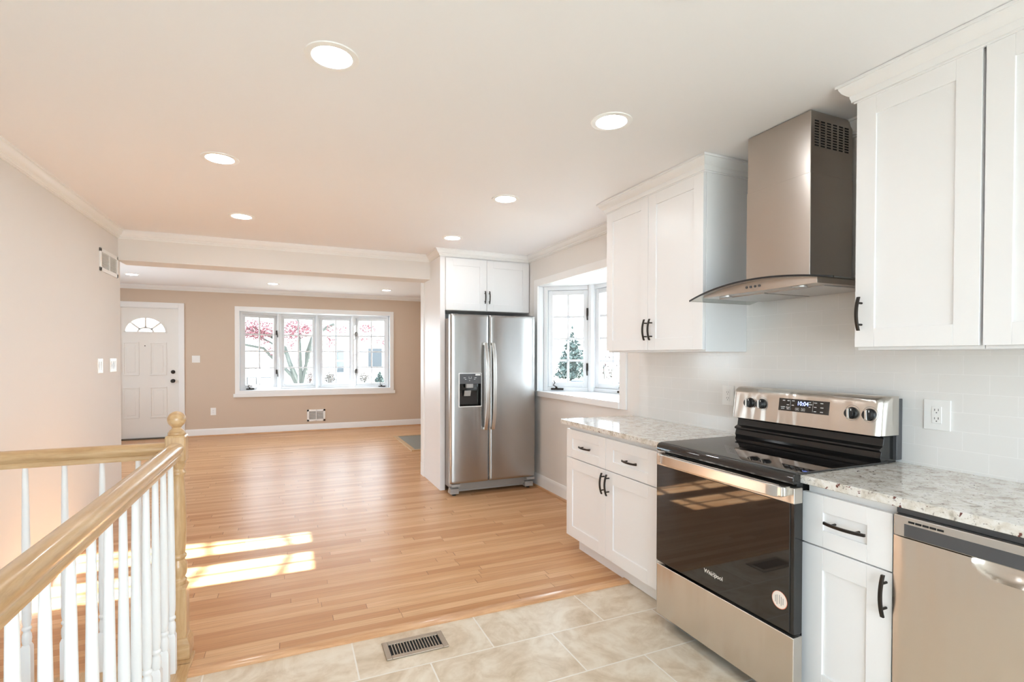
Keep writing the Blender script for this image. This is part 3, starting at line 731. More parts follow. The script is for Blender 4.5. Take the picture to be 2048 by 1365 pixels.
# ---------------------------------------------------------------- stair railing
NX, NY = -0.465, 2.702
t = thing('stair_railing', 'oak handrail and newel post with white turned balusters around stair opening', 'stair railing', (NX, NY, 0.0))
def sq(b, h, z0, z1, ch=0.006):
    P = [(h-ch, -h), (h, -h+ch), (h, h-ch), (h-ch, h), (-h+ch, h), (-h, h-ch), (-h, -h+ch), (-h+ch, -h)]
    b.rings([[(NX+x, NY+y, z) for x, y in P] for z in (z0, z1)])
b = MB()
sq(b, 0.039, 0.010, 0.318, 0.003); sq(b, 0.039, 0.895, 1.000, 0.005)
b.rings([[(NX+k*h, NY+l*h, z) for k, l in ((1, -1), (1, 1), (-1, 1), (-1, -1))] for h, z in ((0.039, 0.318), (0.031, 0.334))])
b.rings([[(NX+k*h, NY+l*h, z) for k, l in ((1, -1), (1, 1), (-1, 1), (-1, -1))] for h, z in ((0.031, 0.880), (0.039, 0.896))])
b.rings([[(NX+k*h, NY+l*h, z) for k, l in ((1, -1), (1, 1), (-1, 1), (-1, -1))] for h, z in ((0.039, 0.999), (0.035, 1.008))])
b.lathe([(0.034, 0.330), (0.037, 0.340), (0.037, 0.352), (0.031, 0.358), (0.030, 0.366), (0.036, 0.380), (0.039, 0.405), (0.037, 0.425), (0.030, 0.440), (0.029, 0.446), (0.036, 0.456), (0.036, 0.464), (0.030, 0.472),
         (0.034, 0.52), (0.036, 0.58), (0.034, 0.68), (0.030, 0.78), (0.027, 0.815), (0.029, 0.822), (0.034, 0.832), (0.034, 0.840), (0.028, 0.848), (0.027, 0.856), (0.033, 0.870), (0.034, 0.884)], NX, NY, 28)
nw = b.build('newel_post', 'oakz', t)
b = MB(); b.rings([[(NX+k*h, NY+l*h, z) for k, l in ((1, -1), (1, 1), (-1, 1), (-1, -1))] for h, z in ((0.053, 0.008), (0.053, 0.072), (0.050, 0.080), (0.041, 0.100))]); b.build('plinth', 'oakx', nw, bevel=0.002)
b = MB(); b.lathe([(0.030, 1.004), (0.034, 1.010), (0.034, 1.018), (0.028, 1.028), (0.020, 1.036), (0.0175, 1.041), (0.022, 1.047)] + [(0.0365*math.cos(R(a)), 1.0775+0.0365*math.sin(R(a))) for a in range(-58, 91, 8)], NX, NY, 32); b.build('ball_cap', 'oakx', nw)
RP = [(-0.022, 0.906), (0.022, 0.906), (0.024, 0.918), (0.020, 0.926), (0.029, 0.938), (0.0325, 0.948), (0.031, 0.960), (0.024, 0.970), (0.012, 0.9755), (0, 0.977), (-0.012, 0.9755), (-0.024, 0.970), (-0.031, 0.960), (-0.0325, 0.948), (-0.029, 0.938), (-0.020, 0.926), (-0.024, 0.918)]
MB().sweep([(NX-0.036, NY), (XL+0.002, NY)], RP).build('handrail', 'oakx', t)
MB().sweep([(NX, NY-0.036), (NX, -0.28)], RP).build('handrail', 'oaky', t)
def baluster(first=[None]):
    if first[0] is None:
        b = MB(); h = 0.0165; z0 = 0.006
        b.rings([[(k*q, l*q, z) for k, l in ((1, -1), (1, 1), (-1, 1), (-1, -1))] for q, z in ((h, z0), (h, 0.165), (0.012, 0.178))])
        b.lathe([(0.0125, 0.172), (0.015, 0.184), (0.0165, 0.200), (0.0155, 0.218), (0.0115, 0.228), (0.0115, 0.233), (0.0160, 0.239), (0.0160, 0.246), (0.0120, 0.252), (0.0150, 0.275), (0.0162, 0.32), (0.0158, 0.42), (0.0138, 0.60), (0.0115, 0.78), (0.0098, 0.91)], 0, 0, 16)
        o = b.build('baluster', 'trim'); o.parent = t; first[0] = o; return o
    o = first[0].copy(); C.objects.link(o); o.parent = t; return o
for x in (-0.609, -0.737, -0.864, -0.991, -1.118, -1.245):
    o = baluster(); o.location = (x-NX, 0, 0)
for i in range(21):
    o = baluster(); o.location = (0, 2.566-0.1355*i-NY, 0)

# ---------------------------------------------------------------- vents, switches, outlets
def wall_vent(name, label, mp, u0, u1, v0, v1, nl, group=None, brd=0.03):
    loc = mp((u0+u1)/2, v0, 0); t = thing(name, label, 'air vent', loc, group)
    b = MB(); um = (u0+u1)/2
    b.box(u0, u0+brd, v0, v1, -0.010, 0, mp); b.box(u1-brd, u1, v0, v1, -0.010, 0, mp); b.box(u0, u1, v0, v0+brd, -0.010, 0, mp); b.box(u0, u1, v1-brd, v1, -0.010, 0, mp); b.box(um-0.006, um+0.006, v0, v1, -0.010, 0, mp)
    b.build('frame', 'plastic', t, bevel=0.002)
    MB().box(u0+0.01, u1-0.01, v0+0.01, v1-0.01, -0.0015, -0.0005, mp).build('duct_opening', 'greyplastic', t)
    b = MB(); dz = (v1-v0-2*brd)/nl
    for i in range(nl):
        z = v0+brd+dz*(i+0.5); b.prism([(z-dz*0.30, -0.002), (z+dz*0.02, -0.009), (z+dz*0.14, -0.009), (z-dz*0.18, -0.002)], u0+brd, u1-brd, lambda p, q, d: mp(d, p, q))
    b.build('louver', 'plastic', t)
def face_px(x): return lambda u, v, d: (x-d, u, v)     # a surface that faces +X
wall_vent('wall_vent', 'white louvered return vent high on the stair wall', face_px(XL), 4.930, 5.375, 2.028, 2.208, 11, 'wall vents')
wall_vent('wall_vent', 'small white heating vent low under the bow window', face_y(YF), 0.293, 0.604, 0.172, 0.386, 10, 'wall vents', 0.034)
def plate(label, mp, uc, vc, w_, h_, kind, cat, group):
    t = thing('wall_outlet' if kind == 'o' else 'light_switch', label, cat, mp(uc, vc, 0), group)
    MB().box(uc-w_/2, uc+w_/2, vc-h_/2, vc+h_/2, -0.006, 0, mp).build('cover_plate', 'plastic', t, bevel=0.002)
    if kind == 'o':
        MB().box(uc-0.0165, uc+0.0165, vc-0.0335, vc+0.0335, -0.008, -0.005, mp).build('receptacle', 'plastic', t, bevel=0.001)
        b = MB()
        for s in (-0.017, 0.017):
            b.box(uc-0.0075, uc-0.0055, vc+s-0.001, vc+s+0.008, -0.0085, -0.007, mp); b.box(uc+0.0055, uc+0.0075, vc+s-0.001, vc+s+0.007, -0.0085, -0.007, mp); b.box(uc-0.0018, uc+0.0018, vc+s-0.010, vc+s-0.006, -0.0085, -0.007, mp)
        b.build('slots', 'darkgrey', t)
    else:
        nsw = kind
        for i in range(nsw):
            c = uc+(i-(nsw-1)/2)*0.046
            b = MB(); b.prism([(vc-0.033, -0.006), (vc-0.033, -0.0075), (vc, -0.0065), (vc+0.033, -0.010), (vc+0.033, -0.006)], c-0.0165, c+0.0165, lambda p, q, d: mp(d, p, q)); b.build('rocker', 'plastic', t, bevel=0.0005)
tile_face = face_x(XW-0.009)
plate('white outlet on the tile beside the range, near bay window', tile_face, 2.247, 1.135, 0.088, 0.118, 'o', 'electrical outlet', 'wall outlets')
plate('white outlet on the tile above the granite, beyond the range', tile_face, 1.186, 1.133, 0.092, 0.122, 'o', 'electrical outlet', 'wall outlets')
plate('white outlet low on the wall between front door and bow window', face_y(YF), -1.184, 0.415, 0.080, 0.125, 'o', 'electrical outlet', 'wall outlets')
plate('white double switch beside the front door casing', face_y(YF), -1.432, 1.305, 0.118, 0.118, 2, 'light switch', 'light switches')
plate('narrow white switch on the stair wall, farther from its end', face_px(XL), 4.927, 1.283, 0.110, 0.114, 2, 'light switch', 'light switches')
plate('wide white switch on the stair wall, beside its end', face_px(XL), 5.243, 1.284, 0.165, 0.114, 3, 'light switch', 'light switches')
# floor register
t = thing('floor_register', 'bronze slotted floor register set in the tile', 'floor vent', (0.54, 2.372, -0.004))
fx0, fx1, fy0, fy1, zt = 0.396, 0.686, 2.300, 2.446, 0.0
b = MB(); b.box(fx0, fx0+0.026, fy0, fy1, -0.004, zt+0.003); b.box(fx1-0.026, fx1, fy0, fy1, -0.004, zt+0.003); b.box(fx0+0.026, fx1-0.026, fy0, fy0+0.026, -0.004, zt+0.003); b.box(fx0+0.026, fx1-0.026, fy1-0.028, fy1, -0.004, zt+0.003)
b.build('frame', 'brass', t, bevel=0.003)
MB().box(fx0+0.01, fx1-0.01, fy0+0.01, fy1-0.01, -0.0036, -0.0030).build('duct_opening', 'blackmatte', t)
b = MB(); ns = 17; pw = (fx1-fx0-0.052)/ns
for i in range(1, ns): x = fx0+0.026+pw*i; b.box(x-0.0022, x+0.0022, fy0+0.024, fy1-0.026, -0.003, zt+0.002)
b.build('slat', 'brass', t)

# ---------------------------------------------------------------- recessed lights
first = None
def downlight(x, y, z, label):
    global first
    if first is None:
        t = thing('recessed_light', label, 'ceiling light', (x, y, z), 'recessed ceiling lights')
        N = 40
        b = MB(); b.rings([[(x+r*math.cos(2*math.pi*i/N), y+r*math.sin(2*math.pi*i/N), z+d) for i in range(N)] for r, d in ((0.094, 0.0), (0.093, -0.004), (0.078, -0.006), (0.070, -0.0045), (0.068, 0.0))], False); b.build('trim_ring', 'plastic', t)
        b = MB(); b.rings([[(x+r*math.cos(2*math.pi*i/N), y+r*math.sin(2*math.pi*i/N), z-0.0015) for i in range(N)] for r in (0.0685, 0.03)], False); b.add([(x+0.03*math.cos(2*math.pi*i/N), y+0.03*math.sin(2*math.pi*i/N), z-0.0015) for i in range(N)], [tuple(range(N))])
        b.build('diffuser', 'lamp', t); first = t; return
    c = copy_tree(first, (x, y, z)); c['label'] = label
downlight(0.145, 1.957, H, 'recessed ceiling light over the tile floor, level with the hood')
downlight(1.360, 1.976, H, 'recessed ceiling light in front of the stainless hood')
downlight(-0.344, 3.209, H, 'recessed ceiling light beyond the newel post, second from the beam')
downlight(-0.335, 4.472, H, 'recessed ceiling light before the beam, on the stair wall side')
downlight(1.364, 3.236, H, 'recessed ceiling light in front of the two-door cabinet near bay window')
downlight(1.369, 4.495, H, 'recessed ceiling light just in front of the refrigerator cabinet')
downlight(-2.030, 8.750, HL, 'small recessed living room light above the front door')
downlight(-0.233, 8.970, HL, 'small recessed living room light above the bow window middle')
downlight(1.557, 9.030, HL, 'small recessed living room light above the bow window end by refrigerator')

# ---------------------------------------------------------------- windows
def seg_map(A, B_):
    A = Vector(A); B_ = Vector(B_); d = (B_-A).normalized(); L = (B_-A).length
    n = Vector((d.y, -d.x))
    return (lambda u, v, q: (A.x+d.x*u+n.x*q, A.y+d.y*u+n.y*q, v)), L
def bow_window(root, pts, z0, z1, cols, rows, latch, crank, inward):
    """pts run so that the room is at negative q"""
    for k in range(len(pts)-1):
        mp0, L = seg_map(pts[k], pts[k+1]); s = inward
        mp = (lambda u, v, q, f=mp0, s=s: f(u, v, q*s))
        fw_ = 0.040; sw = 0.048
        b = MB(); b.box(0, fw_, z0, z1, -0.01, 0.09, mp); b.box(L-fw_, L, z0, z1, -0.01, 0.09, mp); b.box(fw_, L-fw_, z0, z0+fw_, -0.01, 0.09, mp); b.box(fw_, L-fw_, z1-fw_, z1, -0.01, 0.09, mp)
        b.build('window_frame', 'vinyl', root, bevel=0.003)
        a0, a1, c0, c1 = fw_+0.002, L-fw_-0.002, z0+fw_+0.002, z1-fw_-0.002
        b = MB(); b.box(a0, a0+sw, c0, c1, 0.012, 0.06, mp); b.box(a1-sw, a1, c0, c1, 0.012, 0.06, mp); b.box(a0+sw, a1-sw, c0, c0+sw, 0.012, 0.06, mp); b.box(a0+sw, a1-sw, c1-sw, c1, 0.012, 0.06, mp)
        sash = b.build('sash', 'vinyl', root, bevel=0.004)
        g0, g1, h0, h1 = a0+sw, a1-sw, c0+sw, c1-sw
        MB().box(g0-0.004, g1+0.004, h0-0.004, h1+0.004, 0.034, 0.037, mp).build('pane', 'glass', sash)
        b = MB(); mw = 0.012
        for i in range(1, cols): u = g0+(g1-g0)*i/cols; b.box(u-mw, u+mw, h0, h1, 0.024, 0.0335, mp)
        for i in range(1, rows): v = h0+(h1-h0)*i/rows; b.box(g0, g1, v-mw, v+mw, 0.024, 0.0335, mp)
        b.build('muntin', 'vinyl', sash)
        if latch[k] is not None:
            u = L-fw_-0.006 if latch[k] > 0 else fw_+0.006
            for v in (z0+0.22*(z1-z0), z0+0.74*(z1-z0)):
                b = MB(); b.box(u-0.010, u+0.010, v-0.03, v+0.05, -0.018, 0.012, mp); b.tube([mp(u, v+0.035, -0.022), mp(u, v-0.02, -0.036), mp(u+0.004, v-0.075, -0.040)], 0.0075, 8); b.build('latch', 'bronze', sash, bevel=0.002)
        if crank[k] is not None:
            u = L*crank[k]
            b = MB(); b.box(u-0.055, u+0.075, z0+0.012, z0+0.030, -0.032, -0.008, mp); b.lathe([(0.014, z0+0.028), (0.010, z0+0.046)], 0, 0, 10, lambda x, y, z, u=u: mp(u+x, z, -0.020+y))
            b.tube([mp(u, z0+0.044, -0.022), mp(u-0.03, z0+0.060, -0.030), mp(u-0.012, z0+0.085, -0.034), mp(u-0.025, z0+0.112, -0.036)], 0.0055, 8); b.build('crank', 'bronze', sash, bevel=0.002)
    b = MB()
    for k in range(1, len(pts)-1): b.lathe([(0.040, z0), (0.040, z1)], pts[k][0], pts[k][1], 8)
    b.build('mullion', 'vinyl', root)
# living room bow window
t = thing('window_1', 'white four-panel bow window with grilles on the living room wall', 'window', (0.5, YF, 0.75), None, 'structure')
ox0, ox1, oz0, oz1 = -0.791, 1.784, 0.75, 2.15
BW = [(-0.785, YF+0.10), (-0.170, YF+0.35), (0.495, YF+0.43), (1.150, YF+0.35), (1.772, YF+0.10)]
bow_window(t, BW, oz0+0.005, oz1-0.015, 2, 4, [1, None, None, -1], [0.22, None, None, 0.80], -1)
def board(poly_in, z0, z1, name, root):
    b = MB(); b.prism(poly_in, z0, z1, ident); return b.build(name, 'vinyl', root, bevel=0.002)
out = [(x, y+0.05) for x, y in BW]
ring = [(ox0, YF+0.0)] + [(ox0, YF+0.14)] + out[1:-1] + [(ox1, YF+0.14), (ox1, YF+0.0)]
board(ring, oz0-0.04, oz0+0.005, 'sill_board', t); board(ring, oz1-0.015, oz1+0.05, 'head_board', t)
b = MB(); b.box(ox0-0.02, ox0+0.006, YF, YF+0.16, oz0, oz1); b.box(ox1-0.006, ox1+0.02, YF, YF+0.16, oz0, oz1); b.build('jamb', 'vinyl', t)
cw = 0.066
b = MB(); b.box(ox0-cw, ox0+0.004, YF-0.018, YF, 0.71, oz1+cw); b.box(ox1-0.004, ox1+cw, YF-0.018, YF, 0.71, oz1+cw); b.box(ox0+0.004, ox1-0.004, YF-0.018, YF, oz1-0.008, oz1+cw); b.build('casing', 'trim', t, bevel=0.003)
b = MB(); b.box(ox0-0.09, ox1+0.09, YF-0.030, YF, 0.645, 0.705); b.box(ox0-0.066, ox1+0.066, YF-0.020, YF+0.02, 0.705, oz0+0.006); b.build('stool', 'trim', t, bevel=0.003)
# kitchen bay window
t = thing('window_2', 'white bay window with grilles above the granite countertop end', 'window', (XW, 4.05, 1.0), None, 'structure')
ky0, ky1, kz0, kz1 = 3.323, 4.775, 1.0, 2.10
KW = [(2.45, 4.765), (2.84, 4.456), (2.93, 3.90), (2.84, 3.395), (2.45, 3.333)]
bow_window(t, KW[:4], kz0+0.004, kz1-0.008, 2, 4, [1, 1, None], [0.27, 0.80, None], -1)
MB().prism([(2.84, 3.395), (2.45, 3.333), (2.45, 3.28), (2.90, 3.35)], kz0, kz1, ident).build('side_panel', 'vinyl', t)
out = [(x+0.05, y) for x, y in KW]
ring = [(XW, ky1), (2.50, ky1)] + out[1:-1] + [(2.50, ky0), (XW, ky0)]
board(ring, kz0-0.05, kz0+0.004, 'sill_board', t); board(ring, kz1-0.008, kz1+0.05, 'head_board', t)
b = MB(); b.box(XW, 2.47, ky1-0.006, ky1+0.02, kz0, kz1); b.box(XW, 2.47, ky0-0.02, ky0+0.006, kz0, kz1); b.build('jamb', 'vinyl', t)
b = MB(); b.box(XW-0.018, XW, ky1-0.004, ky1+0.079, 1.004, kz1+0.066); b.box(XW-0.018, XW, ky0-0.080, ky0+0.004, 0.950, kz1+0.066); b.box(XW-0.018, XW, ky0+0.004, ky1-0.004, kz1-0.006, kz1+0.066); b.build('casing', 'trim', t, bevel=0.003)
b = MB(); b.box(XW-0.026, XW, ky0+0.002, ky1+0.030, 0.950, 1.004); b.build('stool', 'trim', t, bevel=0.003)
# wide window behind the camera, added as a source of fill light
t = thing('added_window_3', 'wide white window added for fill light in the wall behind the camera', 'window', (0.3, YK, 0.9), None, 'structure')
b = MB()
for q in ((-1.2, -1.13, 0.25, 2.15), (2.03, 2.1, 0.25, 2.15), (-1.13, 2.03, 0.25, 0.32), (-1.13, 2.03, 2.08, 2.15), (-0.13, -0.06, 0.32, 2.08), (0.96, 1.03, 0.32, 2.08)): b.box(q[0], q[1], YK-0.12, YK-0.05, q[2], q[3])
b.build('sash', 'vinyl', t)
MB().box(-1.15, 2.05, YK-0.088, YK-0.084, 0.30, 2.10).build('pane', 'glass', t)
t = thing('added_window_4', 'white window added for light in the stair wall behind the camera', 'window', (XL, -1.05, 0.85), None, 'structure')  # unseen window added to throw light on the cabinet fronts
b = MB(); b.box(-1.45, -1.38, -1.65, -1.59, 0.85, 2.1); b.box(-1.45, -1.38, -1.11, -1.05, 0.85, 2.1); b.box(-1.45, -1.38, -1.59, -1.11, 0.85, 0.91); b.box(-1.45, -1.38, -1.59, -1.11, 2.04, 2.1); b.box(-1.45, -1.38, -1.59, -1.11, 1.45, 1.50); b.build('sash', 'vinyl', t)
MB().box(-1.42, -1.415, -1.6, -1.1, 0.9, 2.05).build('pane', 'glass', t)
t = thing('added_window_5', 'unseen white double window added for light in the living room side wall', 'window', (-3.5, 7.5, 0.8), None, 'structure')  # window added out of view to brighten the living room
b = MB()
for q in ((6.2, 6.27, 0.8, 2.1), (8.73, 8.8, 0.8, 2.1), (7.46, 7.54, 0.87, 2.03), (6.27, 8.73, 0.8, 0.87), (6.27, 8.73, 2.03, 2.1)): b.box(-3.58, -3.51, *q)
b.build('sash', 'vinyl', t)
MB().box(-3.55, -3.545, 6.25, 8.75, 0.85, 2.05).build('pane', 'glass', t)
# ---------------------------------------------------------------- front door
t = thing('door_1', 'white paneled front door with arched fanlight beside the stair wall', 'door', (-2.07, YF, 0.0), None, 'structure')
fy = face_y(YF+0.03)
X0, X1, ZT = -2.478, -1.682, 2.138
fx, fz, fa, fb = -2.140, 1.743, 0.279, 0.241
arc = [(fx+fa*math.cos(R(a)), fz+fb*math.sin(R(a))) for a in range(0, 181, 6)]
b = MB()
b.box(X0, X1, 0.015, fz, 0, 0.045, fy); b.box(X0, X1, fz+fb, ZT, 0, 0.045, fy)
b.prism([(X1, fz), (X1, fz+fb)] + [p for p in arc[15::-1]], 0, 0.045, fy)
b.prism([(X0, fz+fb), (X0, fz)] + [p for p in arc[:14:-1]], 0, 0.045, fy)
leaf = b.build('door_leaf', 'door', t)
def rect_mould(u0, u1, v0, v1, wd=0.020):
    b = MB()
    for q in ((u0, u1, v0, v0+wd), (u0, u1, v1-wd, v1), (u0, u0+wd, v0+wd, v1-wd), (u1-wd, u1, v0+wd, v1-wd)): b.box(*q, -0.010, 0.002, fy)
    b.box(u0+0.05, u1-0.05, v0+0.05, v1-0.05, -0.005, 0.002, fy)
    return b.build('door_panel', 'door', leaf, bevel=0.004)
for u0, u1 in ((-2.445, -2.228), (-2.086, -1.850)):
    for v0, v1 in ((1.040, 1.582), (0.342, 0.850)): rect_mould(u0, u1, v0, v1)
MB().prism([(fx-fa, fz)] + [p for p in arc[::-1]][1:], 0.02, 0.024, fy).build('fanlight_pane', 'glass', leaf)
b = MB()
def arc_band(ra, rb, wd, d0, d1):
    P = [[(fx+(ra+o)*math.cos(R(a)), fz+(rb+o)*math.sin(R(a))) for a in range(0, 181, 6)] for o in (0, wd)]
    b.rings([[fy(*P[0][i], d0), fy(*P[1][i], d0), fy(*P[1][i], d1), fy(*P[0][i], d1)] for i in range(31)])
arc_band(fa-0.010, fb-0.010, 0.022, -0.010, 0.03); arc_band(0.092, 0.062, 0.026, 0.0, 0.03)
b.box(fx-fa-0.012, fx+fa+0.012, fz-0.012, fz+0.010, -0.010, 0.03, fy)
for a in (42, 90, 138):
    c_, s_ = math.cos(R(a)), math.sin(R(a)); p0 = (fx+0.105*c_, fz+0.075*s_); p1 = (fx+fa*c_*0.985, fz+fb*s_*0.985); nx, nz = -s_*0.013, c_*0.013
    b.prism([(p0[0]-nx, p0[1]-nz), (p1[0]-nx, p1[1]-nz), (p1[0]+nx, p1[1]+nz), (p0[0]+nx, p0[1]+nz)], 0.0, 0.03, fy)
b.build('fanlight_muntin', 'door', leaf)
def turn(name, u, v, prof):
    b = MB(); N = 20; b.rings([[fy(u+r*math.cos(2*math.pi*i/N), v+r*math.sin(2*math.pi*i/N), d) for i in range(N)] for r, d in prof]); return b.build(name, 'bronze', leaf)
turn('door_knob', -1.764, 0.944, [(0.032, 0.0), (0.032, -0.006), (0.012, -0.010), (0.012, -0.030), (0.026, -0.038), (0.030, -0.050), (0.024, -0.062), (0.008, -0.066)])
turn('deadbolt', -1.764, 1.093, [(0.031, 0.0), (0.031, -0.010), (0.026, -0.018), (0.012, -0.022)])
turn('peephole', -2.148, 1.522, [(0.008, 0.0), (0.008, -0.003)])
b = MB(); b.box(-1.679, -1.668, YF+0.028, YF+0.05, 0.90, 0.99); b.build('strike_plate', 'bronze', t)
b = MB()
b.box(-1.678, -1.595, YF-0.018, YF, 0, 2.232); b.box(-2.565, -2.482, YF-0.018, YF, 0, 2.232); b.box(-2.482, -1.678, YF-0.018, YF, 2.148, 2.232)
b.build('casing', 'trim', t, bevel=0.003)
b = MB(); b.box(-1.680, -1.655, YF, YF+0.14, 0, 2.16); b.box(-2.51, -2.480, YF, YF+0.14, 0, 2.16); b.box(-2.51, -1.655, YF, YF+0.14, 2.140, 2.16); b.build('door_frame', 'trim', t)
MB().box(-2.49, -1.67, YF-0.03, YF+0.15, 0.0, 0.022).build('threshold', 'threshold', t, bevel=0.004)

# hearth in the living room
M['slate'] = paint('grey_green_slate', (0.20, 0.21, 0.19), 0.45)
t = thing('hearth', 'grey slate hearth with oak border in the living room past the refrigerator', 'hearth', (2.0, 8.0, 0.0))
MB().box(1.665, 2.41, 7.30, 8.60, 0.0, 0.012).build('slate_slab', 'slate', t, bevel=0.002)
b = MB(); b.box(1.60, 1.665, 7.235, 8.665, 0.0, 0.016); b.box(1.665, 2.41, 7.235, 7.30, 0.0, 0.016); b.box(1.665, 2.41, 8.60, 8.665, 0.0, 0.016); b.build('oak_border', 'oaky', t, bevel=0.002)

# ---------------------------------------------------------------- outdoors
GZ = -0.9
M['lawn'] = mat('pale_lawn', (0.32, 0.32, 0.29), 0.9); M['siding'] = mat('white_siding', (0.62, 0.62, 0.62), 0.7); M['roofing'] = mat('grey_roof', (0.22, 0.22, 0.23), 0.9)
M['darkglass'] = mat('dark_door_glass', (0.03, 0.036, 0.044), 0.3); M['bark'] = mat('grey_bark', (0.052, 0.056, 0.049), 0.9)
M['pinkleaf'] = mat('pink_leaves', (0.125, 0.035, 0.045), 0.8); M['conifer'] = mat('blue_green_needles', (0.040, 0.058, 0.054), 0.9)
M['shrubtan'] = mat('tan_shrub_leaves', (0.050, 0.038, 0.032), 0.9); M['shrubred'] = mat('rust_shrub_leaves', (0.055, 0.026, 0.022), 0.9)
M['iron'] = mat('grey_wrought_iron', (0.030, 0.031, 0.034), 0.7); M['carpaint'] = mat('pale_blue_car_paint', (0.035, 0.040, 0.056), 0.5); M['concrete'] = mat('concrete', (0.20, 0.20, 0.21), 0.9)
b = MB(); b.box(-60, 80, 10.20, 90, GZ-0.2, GZ); b.box(2.60, 80, -30, 10.20, GZ-0.2, GZ); b.box(-60, 2.56, -30, -2.2, GZ-0.2, GZ)
struct(b.build('lawn', 'lawn'), 'pale sunlit lawn outside the windows', 'lawn')
# neighbour house across the street
t = thing('neighbour_house', 'white house with storm door and steps seen through the bow window', 'house', (3.5, 48, GZ))
MB().box(-7, 14, 45, 53, GZ, 3.0).build('house_wall', 'siding', t)
b = MB(); b.prism([(44.5, 3.0), (53.5, 3.0), (53.5, 3.1), (49, 5.6), (44.5, 3.1)], -7.5, 14.5, lambda u, v, d: (d, u, v)); b.build('roof', 'roofing', t)
b = MB(); b.box(3.45, 3.60, 44.9, 45, -0.1, 2.15); b.box(4.28, 4.43, 44.9, 45, -0.1, 2.15); b.box(3.6, 4.28, 44.9, 45, 1.95, 2.15); b.build('door_frame', 'siding', t)
dr = MB().box(3.60, 4.28, 44.95, 45, -0.1, 1.95).build('storm_door', 'siding', t)
b = MB(); b.box(3.66, 4.20, 44.92, 44.96, 1.02, 1.85); b.box(3.66, 4.20, 44.92, 44.96, 0.0, 0.90); b.build('door_glass', 'darkglass', dr)
for i in range(3): MB().box(3.3-0.05*i, 4.6+0.05*i, 44.9-0.35*(i+1), 45-0.0, GZ, -0.1-0.25*i-0.02).build('step', 'concrete', t)
for x0, x1, z0, z1 in ((6.2, 7.35, 0.35, 2.0), (-3.3, -2.0, 0.35, 2.0), (0.2, 1.2, 0.5, 1.9)):
    wn = MB().box(x0-0.1, x1+0.1, 44.92, 45, z0-0.1, z1+0.1).build('window_frame', 'siding', t); MB().box(x0, x1, 44.9, 44.93, z0, z1).build('pane', 'darkglass' if x0 > 5 else 'siding', wn)
# leaf clouds
def leaf_mesh(name, m, clusters, size, parent, seed):
    rnd = random.Random(seed); b = MB()
    for (cx, cy_, cz, rx, ry, rz, n) in clusters:
        for _ in range(n):
            while True:
                p = [rnd.uniform(-1, 1) for _ in range(3)]
                if sum(q*q for q in p) < 1: break
            c = Vector((cx+p[0]*rx, cy_+p[1]*ry, cz+p[2]*rz)); s = size*rnd.uniform(0.6, 1.3)
            a = Vector((rnd.gauss(0, 1), rnd.gauss(0, 1), rnd.gauss(0, 1))).normalized(); e = a.cross(Vector((rnd.gauss(0, 1), rnd.gauss(0, 1), rnd.gauss(0, 1)))).normalized()
            b.add([c-a*s, c+e*s*0.5, c+a*s, c-e*s*0.5], [(0, 1, 2, 3)])
    return b.build(name, m, parent)
t = thing('tree', 'multi-stemmed tree with pink leaves outside the bow window', 'tree', (0.28, 15, GZ))
def limb(*pts):
    b.tube([p[:3] for p in pts], [p[3] for p in pts], 8)
b = MB()
limb((0.28, 15, GZ, 0.17), (0.28, 15, 0.3, 0.15), (0.28, 15, 0.62, 0.15))
limb((0.24, 15, 0.55, 0.10), (0.16, 15, 0.77, 0.075), (0.01, 15, 1.17, 0.06), (-0.11, 15, 1.58, 0.055), (-0.40, 15.1, 1.85, 0.04), (-0.9, 15.2, 2.15, 0.03))
limb((0.28, 15, 0.5, 0.08), (0.29, 15, 1.0, 0.045), (0.28, 15, 1.29, 0.04), (0.25, 15, 1.85, 0.04), (0.2, 15, 2.5, 0.03))
limb((0.32, 15, 0.55, 0.09), (0.40, 15, 0.95, 0.065), (0.50, 15, 1.4, 0.055), (0.55, 15, 1.75, 0.05), (0.75, 15, 2.4, 0.03))
limb((0.42, 15, 1.1, 0.035), (0.42, 15, 1.44, 0.03), (0.56, 15, 1.85, 0.03), (0.95, 15, 2.15, 0.05), (1.15, 15, 2.25, 0.04))
limb((0.20, 15, 0.62, 0.09), (0.08, 15, 0.82, 0.06), (-0.11, 15, 1.02, 0.045), (-0.45, 15, 1.35, 0.04), (-0.62, 15, 1.56, 0.035), (-1.1, 15, 1.66, 0.03), (-1.6, 15, 1.72, 0.02))
limb((-0.05, 15, 1.4, 0.03), (-0.43, 15, 1.70, 0.025), (-0.73, 15, 1.88, 0.022), (-1.0, 15, 2.1, 0.02))
b.build('trunk', 'bark', t)
leaf_mesh('foliage', 'pinkleaf', [(-0.75, 15, 2.06, 0.5, 0.4, 0.27, 1150), (-0.85, 15, 1.95, 0.4, 0.3, 0.12, 120), (-0.62, 15, 1.72, 0.16, 0.2, 0.12, 60), (-0.45, 15, 1.50, 0.12, 0.2, 0.16, 60), (0.15, 15, 2.06, 0.45, 0.4, 0.26, 900), (0.05, 15, 1.75, 0.14, 0.2, 0.2, 70), (0.55, 15, 2.12, 0.18, 0.3, 0.1, 60),
    (1.05, 15, 2.12, 0.2, 0.3, 0.1, 60), (1.35, 15, 2.10, 0.2, 0.2, 0.1, 60), (1.05, 15, 1.72, 0.12, 0.2, 0.22, 80), (2.05, 15, 2.15, 0.24, 0.3, 0.13, 190), (1.95, 15, 1.84, 0.13, 0.2, 0.05, 26), (2.42, 15, 1.76, 0.14, 0.2, 0.16, 50), (0.1, 15.5, 3.0, 1.9, 1.0, 0.55, 900)], 0.033, t, 3)
